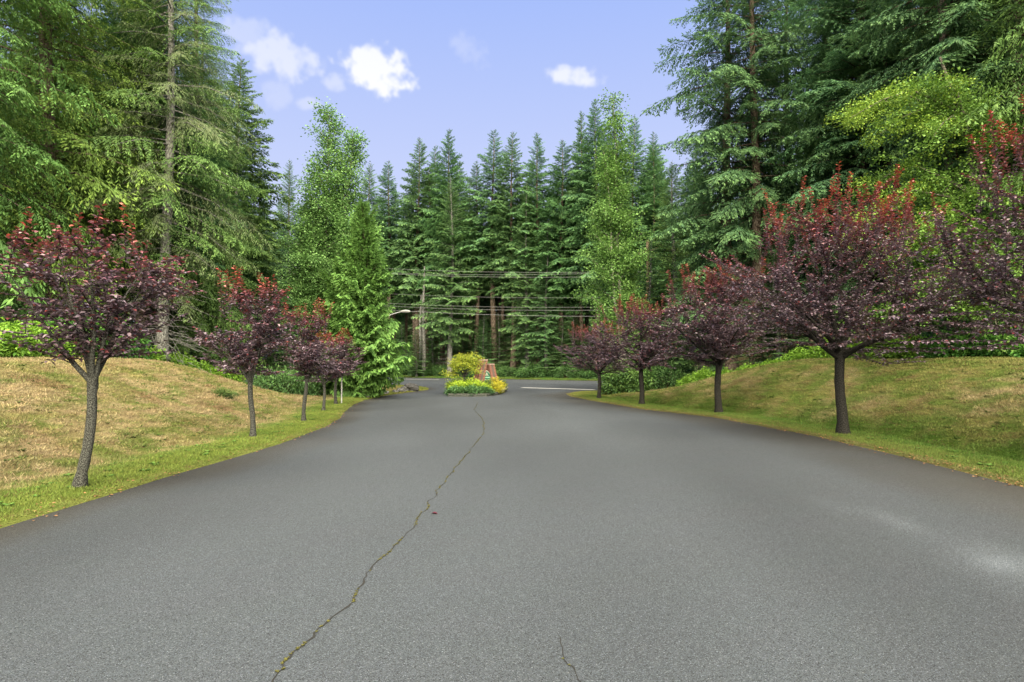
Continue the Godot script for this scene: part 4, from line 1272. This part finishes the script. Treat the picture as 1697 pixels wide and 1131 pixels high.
	for k in 24:
		var yaw := k * 2.4
		var rr := 1.05 * sqrt((k + 0.5) / 24.0) * r.randf_range(0.8, 1.1)
		var top := Vector3(cos(yaw) * rr, 1.82 - 0.8 * rr * rr + r.randf_range(-0.22, 0.14), sin(yaw) * rr)
		lm.tube([Vector3(-0.02, 0.55, 0), Vector3(top.x * 0.5, 0.6 + (top.y - 0.6) * 0.65, top.z * 0.5), top], [0.022, 0.013, 0.005], 4, Color(0.7, 0.7, 0.7), 0.0, 1, false)
		for j in 6:
			var q := top + Vector3(r.randfn(0, 0.15), r.randfn(-0.06, 0.06), r.randfn(0, 0.15)) - Vector3(top.x, 0.5, top.z) * 0.14 * (j % 3)
			cg.add(cl[r.randi() % 4], Transform3D(Basis(Vector3.UP, r.randf() * TAU) * Basis.from_scale(Vector3.ONE * r.randf_range(0.2, 0.3)), q))
	part("limbs", solid_mesh(lm, M.bark_plum), mt, true)
	part("crown", geo_mesh(cg, M.broad), mt, true)
	tag(mt, "small yellow-green Japanese maple on the island beside the brick sign", "maple tree")
	# the sign: two leaning brick piers with a green board between them
	var sg := thing("entrance_sign", Vector3(-1.42, 0.2, -32.9), deg_to_rad(48.0))
	pier(sg, -0.62, 1.62, 1)
	pier(sg, 0.62, 1.36, -1)
	var bd := Solid.new()
	var pr := [Vector2(-0.40, 0.35), Vector2(0.40, 0.35), Vector2(0.36, 0.78), Vector2(0.14, 0.98), Vector2(0.0, 1.04), Vector2(-0.14, 0.98), Vector2(-0.36, 0.78)]
	plate(bd, pr, 0.0, 0.07, 1.0, Color(0.46, 0.45, 0.38))
	var board := part("board", solid_mesh(bd, vc_mat("sign paint")), sg)
	var gr := Solid.new()
	plate(gr, pr, 0.075, 0.08, 0.88, Color(0.02, 0.11, 0.07))
	part("panel", solid_mesh(gr, vc_mat("sign green")), board)
	var em := Solid.new()
	for q in [[0.0, 0.86, 0.05, 0.11], [-0.06, 0.82, 0.03, 0.07], [0.06, 0.82, 0.03, 0.07]]:
		em.box(Vector3(q[0], q[1], 0.083), Vector3(q[2], q[3], 0.006), Basis(Vector3(0, 0, 1), q[0] * 6.0), Color(0.48, 0.48, 0.43))
	em.box(Vector3(0, 0.76, 0.083), Vector3(0.30, 0.014, 0.006), Basis(), Color(0.48, 0.48, 0.43))
	part("emblem", solid_mesh(em, vc_mat("sign cream")), board)
	var le := Solid.new()
	for k in 9:
		le.box(Vector3(-0.26 + k * 0.065, 0.66, 0.083), Vector3(0.035, 0.06 if k % 2 else 0.05, 0.005), Basis(Vector3(0, 0, 1), 0.3 if k % 3 else -0.2), Color(0.35, 0.62, 0.48))
	for k in 8:
		le.box(Vector3(-0.22 + k * 0.063, 0.54, 0.083), Vector3(0.032, 0.05, 0.005), Basis(Vector3(0, 0, 1), -0.25 if k % 3 else 0.2), Color(0.35, 0.62, 0.48))
	part("lettering", solid_mesh(le, vc_mat("sign mint")), board)
	tag(sg, "entrance sign of two leaning red brick piers holding a green board", "sign")
	# pale stones along the island's right kerb
	for q in [[-0.55, 32.0, 0.16, "pale edging stone nearest the camera on the island's right kerb"], [-0.42, 33.4, 0.14, "pale edging stone midway on the island's right kerb"], [-0.36, 34.9, 0.15, "pale edging stone at the island's far right kerb"]]:
		rock(Vector3(q[0], 0.17, -q[1]), q[2], int(q[1] * 10), q[3], "edging stones on the island", Color(1.2, 1.15, 1.0))

func vc_mat(called: String) -> StandardMaterial3D:
	var m := StandardMaterial3D.new()
	m.resource_name = called
	m.vertex_color_use_as_albedo = true
	m.roughness = 0.6
	return m

func plate(s: Solid, pr: Array, z0: float, z1: float, k: float, col: Color) -> void:
	var c := Vector2.ZERO
	for p in pr: c += p / pr.size()
	var n := pr.size()
	for i in n:
		var a: Vector2 = c + (pr[i] - c) * k
		var b: Vector2 = c + (pr[(i + 1) % n] - c) * k
		s.tri(Vector3(c.x, c.y, z1), Vector3(b.x, b.y, z1), Vector3(a.x, a.y, z1), col)
		s.tri(Vector3(c.x, c.y, z0), Vector3(a.x, a.y, z0), Vector3(b.x, b.y, z0), col)
		s.face(Vector3(a.x, a.y, z0), Vector3(a.x, a.y, z1), Vector3(b.x, b.y, z1), Vector3(b.x, b.y, z0), col)

# a leaning pier laid in courses of brick round a mortar core
func pier(parent: Node3D, x: float, h: float, lean: int) -> void:
	var core := Solid.new()
	var br := Solid.new()
	var r := RandomNumberGenerator.new()
	r.seed = 60 + lean
	var rows := int(h / 0.075)
	var cx := func(y: float) -> float: return x + lean * 0.40 * pow(y / 1.62, 1.15)
	var wd := func(y: float) -> float: return lerpf(0.36, 0.26, y / h)
	for k in rows:
		var y := k * 0.075 + 0.0375
		core.box(Vector3(cx.call(y), y, 0), Vector3(wd.call(y) - 0.02, 0.078, 0.36), Basis(), Color(0.11, 0.085, 0.075))
		for j in 2:
			for f in [-1.0, 1.0]:
				var w: float = wd.call(y) * 0.5 - 0.008
				var off: float = (j - 0.5) * wd.call(y)
				br.box(Vector3(cx.call(y) + off + 0.0, y, f * (0.175 + r.randf_range(0, 0.004))), Vector3(w, 0.066, 0.03), Basis(), jit(Color(1, 1, 1), r, 0.22))
		for f in [-1.0, 1.0]:
			for j in 2:
				br.box(Vector3(cx.call(y) + f * wd.call(y) * 0.5, y, (j - 0.5) * 0.165), Vector3(0.03, 0.066, 0.155), Basis(), jit(Color(1, 1, 1), r, 0.22))
	var p := part("pier", solid_mesh(core, vc_mat("mortar")), parent)
	part("bricks", solid_mesh(br, M.brick), p, true)
	var cap := Solid.new()
	cap.box(Vector3(cx.call(h), rows * 0.075 + 0.025, 0), Vector3(0.34, 0.05, 0.44), Basis(), Color(0.34, 0.26, 0.23))
	part("cap", solid_mesh(cap, vc_mat("cap stone")), p)

func rock(at: Vector3, size: float, seed_: int, label: String, group: String, tint := Color.WHITE) -> void:
	var sp := SphereMesh.new()
	sp.radius = 1.0
	sp.height = 2.0
	sp.radial_segments = 20
	sp.rings = 12
	var a := sp.surface_get_arrays(0)
	var v: PackedVector3Array = a[Mesh.ARRAY_VERTEX]
	var f := FastNoiseLite.new()
	f.seed = seed_
	f.frequency = 0.8
	f.noise_type = FastNoiseLite.TYPE_CELLULAR
	var f2 := FastNoiseLite.new()
	f2.seed = seed_
	f2.frequency = 0.7
	var r := RandomNumberGenerator.new()
	r.seed = seed_
	var sx := r.randf_range(0.9, 1.35)
	var sz := r.randf_range(0.8, 1.1)
	var col := PackedColorArray()
	for k in v.size():
		var p := v[k]
		var q := 1.0 + 0.35 * f2.get_noise_3dv(p * 1.3) + 0.28 * f.get_noise_3dv(p)
		v[k] = Vector3(p.x * q * sx, p.y * q * 0.72 + 0.25, p.z * q * sz) * size
		col.append(tint)
	var s := Solid.new()
	var idx: PackedInt32Array = a[Mesh.ARRAY_INDEX]
	for k in range(0, idx.size(), 3):
		s.tri(v[idx[k]], v[idx[k + 1]], v[idx[k + 2]], tint)
	var o := part("boulder", solid_mesh(s, M.stone), self)
	o.position = at
	o.rotation.y = r.randf() * TAU
	tag(o, label, "rock", group)

# ---------------------------------------------------------------- street furniture

func build_street_things() -> void:
	var g := "boulders along the left corner"
	for q in [[634, 30.4, 0.30, 1.2, "light grey boulder nearest the camera, in front of the cedar"], [652, 31.6, 0.27, 1.5, "pale pointed boulder just right of the cedar's foot"], [664, 33.0, 0.21, 0.7, "small dark boulder between the pale one and the big dark one"], [677, 33.9, 0.30, 0.7, "flat grey boulder in front of the big dark boulder"], [671, 35.0, 0.34, 0.6, "dark boulder behind the flat grey one"], [687, 35.4, 0.5, 0.5, "biggest dark boulder at the tip of the left verge"], [611, 28.6, 0.22, 1.2, "half buried pale stone under the cedar's sprays"]]:
		var d: float = q[1]
		var x := minf(X(q[0], d), table(XL, d) - 0.25)
		rock(Vector3(x, ground_y(x, d) - 0.03, -d), q[2], int(q[0]), q[4], g, Color(q[3], q[3], q[3]))
	# street lamp behind the cedar, arm over the cross street
	var ld := 45.5
	var lx := X(617, ld)
	var lamp := thing("street_lamp", Vector3(lx, ground_y(lx, ld), -ld))
	var s := Solid.new()
	s.tube([Vector3(0, 0, 0), Vector3(0, 2.5, 0), Vector3(0, 4.75, 0)], [0.09, 0.075, 0.06], 12, Color.WHITE)
	part("pole", solid_mesh(s, M.metal), lamp)
	s = Solid.new()
	s.tube([Vector3(0, 4.6, 0), Vector3(0.7, 4.95, 0.05), Vector3(1.5, 5.32, 0.1), Vector3(2.2, 5.5, 0.15)], [0.045, 0.04, 0.035, 0.03], 8, Color.WHITE)
	part("arm", solid_mesh(s, M.metal), lamp)
	s = Solid.new()
	s.tube([Vector3(2.1, 5.49, 0.14), Vector3(2.2, 5.51, 0.15), Vector3(2.5, 5.52, 0.17), Vector3(2.78, 5.50, 0.19), Vector3(2.84, 5.49, 0.2)], [0.03, 0.09, 0.13, 0.10, 0.02], 10, Color.WHITE)
	part("lamp_head", solid_mesh(s, plain_mat("pale cast metal", Color(0.22, 0.225, 0.23), 0.5)), lamp)
	tag(lamp, "grey street lamp with its curved arm reaching out right of the cedar", "street lamp")
	# grey post beside the last left plum
	var post := thing("sign_post", Vector3(-6.72, 0.03, -24.1))
	s = Solid.new()
	s.tube([Vector3(0, -0.05, 0), Vector3(0, 1.1, 0), Vector3(0.01, 2.3, 0)], [0.03, 0.03, 0.03], 8, Color.WHITE)
	part("pole", solid_mesh(s, M.metal), post)
	s = Solid.new()
	s.box(Vector3(0, 2.1, 0.045), Vector3(0.4, 0.45, 0.012), Basis(Vector3.UP, 1.2), Color(0.5, 0.5, 0.5))
	part("plate", solid_mesh(s, M.metal), post)
	tag(post, "thin grey metal post beside the last left plum", "post")
	# street name post on the far side
	var nd := 60.0
	var nx := X(961, nd)
	var np := thing("street_name_post", Vector3(nx, ground_y(nx, nd), -nd))
	s = Solid.new()
	s.tube([Vector3(0, -0.1, 0), Vector3(0, 1.0, 0), Vector3(0, 2.35, 0)], [0.04, 0.04, 0.04], 8, Color.WHITE)
	part("pole", solid_mesh(s, M.metal), np)
	s = Solid.new()
	s.box(Vector3(0.05, 2.28, 0.05), Vector3(0.8, 0.2, 0.02), Basis(), Color(0.07, 0.20, 0.17))
	part("name_plate", solid_mesh(s, vc_mat("green enamel")), np)
	tag(np, "grey post with a small green name plate across the street by the right plum", "sign")
	# power line: two wooden poles hidden by trees, seven wires
	var pa := Vector3(X(405, 53.0), 0, -53.0)
	var pb := Vector3(X(1075, 42.0), 0, -42.0)
	var labels := ["wooden utility pole in the trees left of the birches", "wooden utility pole in the trees right of the right birch"]
	for k in 2:
		var p := pa if k == 0 else pb
		var o := thing("utility_pole", Vector3(p.x, ground_y(p.x, -p.z), p.z))
		s = Solid.new()
		s.tube([Vector3(0, -0.2, 0), Vector3(0, 5, 0), Vector3(0, 10.2, 0)], [0.17, 0.145, 0.11], 12, Color.WHITE)
		part("pole", solid_mesh(s, M.wood), o)
		s = Solid.new()
		s.box(Vector3(0, 9.4, 0.14), Vector3(0.1, 0.12, 2.2), Basis(Vector3.UP, 0.4), Color.WHITE)
		part("crossarm", solid_mesh(s, M.wood), o)
		tag(o, labels[k], "utility pole", "utility poles of the power line")
	# pixel rows of the wires at columns 645 and 965
	var rows := [[445, 451.0], [452, 453.5], [453.5, 459.0], [487, 493.5], [503, 509.5], [507.5, 514.5], [514, 524.5]]
	var names := ["topmost", "second highest", "third highest", "middle", "third lowest", "second lowest", "lowest, thickest"]
	for k in 7:
		var dz := [0.0, 0.8, -0.6, 0.0, 0.1, -0.1, 0.0][k] as float
		var pts := []
		var rad := []
		var da := 50.0 + dz
		var db := 45.0 + dz
		var ya: float = 1.7 + (600.0 - rows[k][0]) / 1011.0 * da
		var yb: float = 1.7 + (600.0 - rows[k][1]) / 1011.0 * db
		var A := Vector3(X(645, da), ya, -da)
		var B := Vector3(X(965, db), yb, -db)
		for j in 25:
			var t := -0.85 + j * (2.2 / 24.0)
			var p := A + (B - A) * t
			p.y += 0.45 * (t - 0.5) * (t - 0.5) - 0.11
			pts.append(p)
			rad.append([0.009, 0.009, 0.010, 0.008, 0.010, 0.011, 0.014][k])
		s = Solid.new()
		s.tube(pts, rad, 5, Color.WHITE)
		var o := part("power_line", solid_mesh(s, M.wire), self)
		tag(o, "%s overhead wire crossing in front of the firs" % names[k], "wire", "overhead wires along the cross street")

# ---------------------------------------------------------------- grass

func build_grass() -> void:
	var tufts := []
	for k in 4:
		var g := Geo.new()
		for j in 30:
			var a := R.randf() * TAU
			var rr := 0.13 * sqrt(R.randf())
			var yaw := R.randf() * TAU
			var el := R.randf_range(0.25, 1.3)
			var dir := Vector3(cos(yaw) * cos(el), sin(el), sin(yaw) * cos(el))
			g.leaf(Vector3(cos(a) * rr, -0.008, sin(a) * rr), dir, R.randf_range(0.03, 0.062), R.randf_range(0.005, 0.009), Vector3(R.randf_range(-1, 1), 0.4, R.randf_range(-1, 1)), jit(Color(1, 1, 1), R, 0.3))
		tufts.append(geo_mesh(g, M.grass))
	var where := [[], [], [], []]
	var tint := [[], [], [], []]
	var count := 0
	for side in 2:
		for k in 62000:
			var d := 3.0 + 31.0 * pow(R.randf(), 1.5)
			var s := 9.2 * pow(R.randf(), 1.15) - 0.07
			var x := table(XL, d) - s if side == 0 else table(XR, d) + s
			if absf(x) > d * 0.95 + 3.0 or road_sd(x, d) > (-0.02 if N3.get_noise_2d(x * 50.0, d * 50.0) < 0.12 else 0.06):
				continue
			if R.randf() > is_lawn(x, d, s):
				continue
			var c := lawn_color(x, d, s)
			c = jit(c, R, 0.30) * 1.1
			if R.randf() < 0.10: c = c.lerp(Color(0.10, 0.065, 0.035), 0.7)
			elif R.randf() < 0.08: c = c.lerp(Color(0.06, 0.11, 0.02), 0.8)
			var sc := R.randf_range(0.75, 1.25) * (1.0 + d * 0.012)
			sc *= clampf(1.0 + N3.get_noise_2d(x * 60.0 + 30.0, d * 60.0) * 0.9, 0.6, 1.5) if s > 1.4 else 1.0
			if s < 0.25: sc *= 0.7
			var y := maxf(ground_y(x, d, -road_sd(x, d)), -0.2 if s > 0.1 else 0.002)
			var b := Basis(Vector3.UP, R.randf() * TAU) * Basis.from_scale(Vector3(sc, sc * R.randf_range(0.6, 1.1), sc))
			where[k % 4].append(Transform3D(b, Vector3(x, y, -d)))
			tint[k % 4].append(c)
	for k in 14000:
		var x := R.randf_range(-20.0, 20.0)
		var d := far_edge(x) + R.randf_range(0.05, 2.2)
		var sc := R.randf_range(1.6, 3.2)
		where[k % 4].append(Transform3D(Basis(Vector3.UP, R.randf() * TAU) * Basis.from_scale(Vector3.ONE * sc), Vector3(x, ground_y(x, d), -d)))
		tint[k % 4].append(jit(lawn_color(x, d, 1.0), R, 0.2))
	for k in 6000:
		var d := R.randf_range(31.0, 45.0)
		var x := R.randf_range(-11.0, 12.0)
		var sd := road_sd(x, d)
		if sd > -0.03 or (absf(x + 1.8) < 1.8): continue
		var sc := R.randf_range(1.0, 1.7)
		where[k % 4].append(Transform3D(Basis(Vector3.UP, R.randf() * TAU) * Basis.from_scale(Vector3.ONE * sc), Vector3(x, ground_y(x, d), -d)))
		tint[k % 4].append(jit(lawn_color(x, d, -sd), R, 0.2))
	for k in 4:
		var mm := MultiMesh.new()
		mm.transform_format = MultiMesh.TRANSFORM_3D
		mm.use_colors = true
		mm.mesh = tufts[k]
		mm.instance_count = where[k].size()
		for j in where[k].size():
			mm.set_instance_transform(j, where[k][j])
			mm.set_instance_color(j, tint[k][j])
		var o := MultiMeshInstance3D.new()
		o.name = numbered("grass")
		o.multimesh = mm
		add_child(o, true)
		tag(o, "short mown grass, dry on the left bank and greener on the right", "grass", "mown grass of the banks", "stuff")
	# broad-leaved weeds in the dry turf
	var wg := Geo.new()
	for k in 16:
		var yaw := k * 2.4
		folded(wg, Vector3.ZERO, Vector3(cos(yaw), R.randf_range(0.15, 0.7), sin(yaw)).normalized(), R.randf_range(0.05, 0.09), 0.035, Vector3.UP, jit(Color(0.06, 0.12, 0.025), R, 0.3), 0.2)
	var wm := MultiMesh.new()
	wm.transform_format = MultiMesh.TRANSFORM_3D
	wm.mesh = geo_mesh(wg, M.grass)
	var ws := []
	for k in 2600:
		var d := 4.0 + 22.0 * R.randf()
		var s := R.randf_range(0.3, 7.5)
		var left := R.randf() < 0.65
		var x := table(XL, d) - s if left else table(XR, d) + s
		if N2.get_noise_2d(x * 12.0, d * 12.0 + 40.0) + 0.5 / s < 0.22 or -road_sd(x, d) < 0.1:
			continue
		ws.append(Transform3D(Basis(Vector3.UP, R.randf() * TAU) * Basis.from_scale(Vector3.ONE * R.randf_range(0.5, 1.3)), Vector3(x, ground_y(x, d), -d)))
	wm.instance_count = ws.size()
	for k in ws.size():
		wm.set_instance_transform(k, ws[k])
	var wo := MultiMeshInstance3D.new()
	wo.name = "weeds"
	wo.multimesh = wm
	add_child(wo)
	tag(wo, "low broad-leaved weeds scattered through the turf of the banks", "weeds", "", "stuff")
	# brown leaf litter along the right road edge
	var lg := Geo.new()
	folded(lg, Vector3.ZERO, Vector3(1, 0.1, 0).normalized(), 0.05, 0.03, Vector3.UP, Color(1, 1, 1), 0.15)
	var lm := MultiMesh.new()
	lm.transform_format = MultiMesh.TRANSFORM_3D
	lm.use_colors = true
	lm.mesh = geo_mesh(lg, M.grass)
	var spots := []
	for k in 1500:
		var d := 6.0 + 20.0 * pow(R.randf(), 1.3)
		var left := R.randf() < 0.2
		var off := R.randfn(-0.02, 0.13)
		spots.append(Vector2(table(XL, d) - off if left else table(XR, d) + off, d))
	lm.instance_count = spots.size()
	for k in spots.size():
		var q: Vector2 = spots[k]
		var y := maxf(ground_y(q.x, q.y), 0.0) + 0.012
		lm.set_instance_transform(k, Transform3D(Basis(Vector3.UP, R.randf() * TAU) * Basis(Vector3(1, 0, 0), R.randf_range(-0.4, 0.4)) * Basis.from_scale(Vector3.ONE * R.randf_range(0.5, 1.1)), Vector3(q.x, y, -q.y)))
		lm.set_instance_color(k, jit(Color(0.20, 0.11, 0.055), R, 0.5))
	var lo := MultiMeshInstance3D.new()
	lo.name = "fallen_leaves"
	lo.multimesh = lm
	add_child(lo)
	tag(lo, "brown leaf litter along the edges of the road", "leaves", "", "stuff")
	# one red leaf lying on the road
	var rg := Geo.new()
	folded(rg, Vector3(0, 0.008, 0), Vector3(1, 0.05, 0.2).normalized(), 0.075, 0.045, Vector3(0, 1, 0), Color(0.07, 0.010, 0.012), 0.25)
	var rl := part("fallen_leaf", geo_mesh(rg, M.plum), self)
	rl.position = Vector3(X(716, 6.88), 0.0, -6.88)
	tag(rl, "single dark red leaf lying on the asphalt beside the long crack", "leaf")
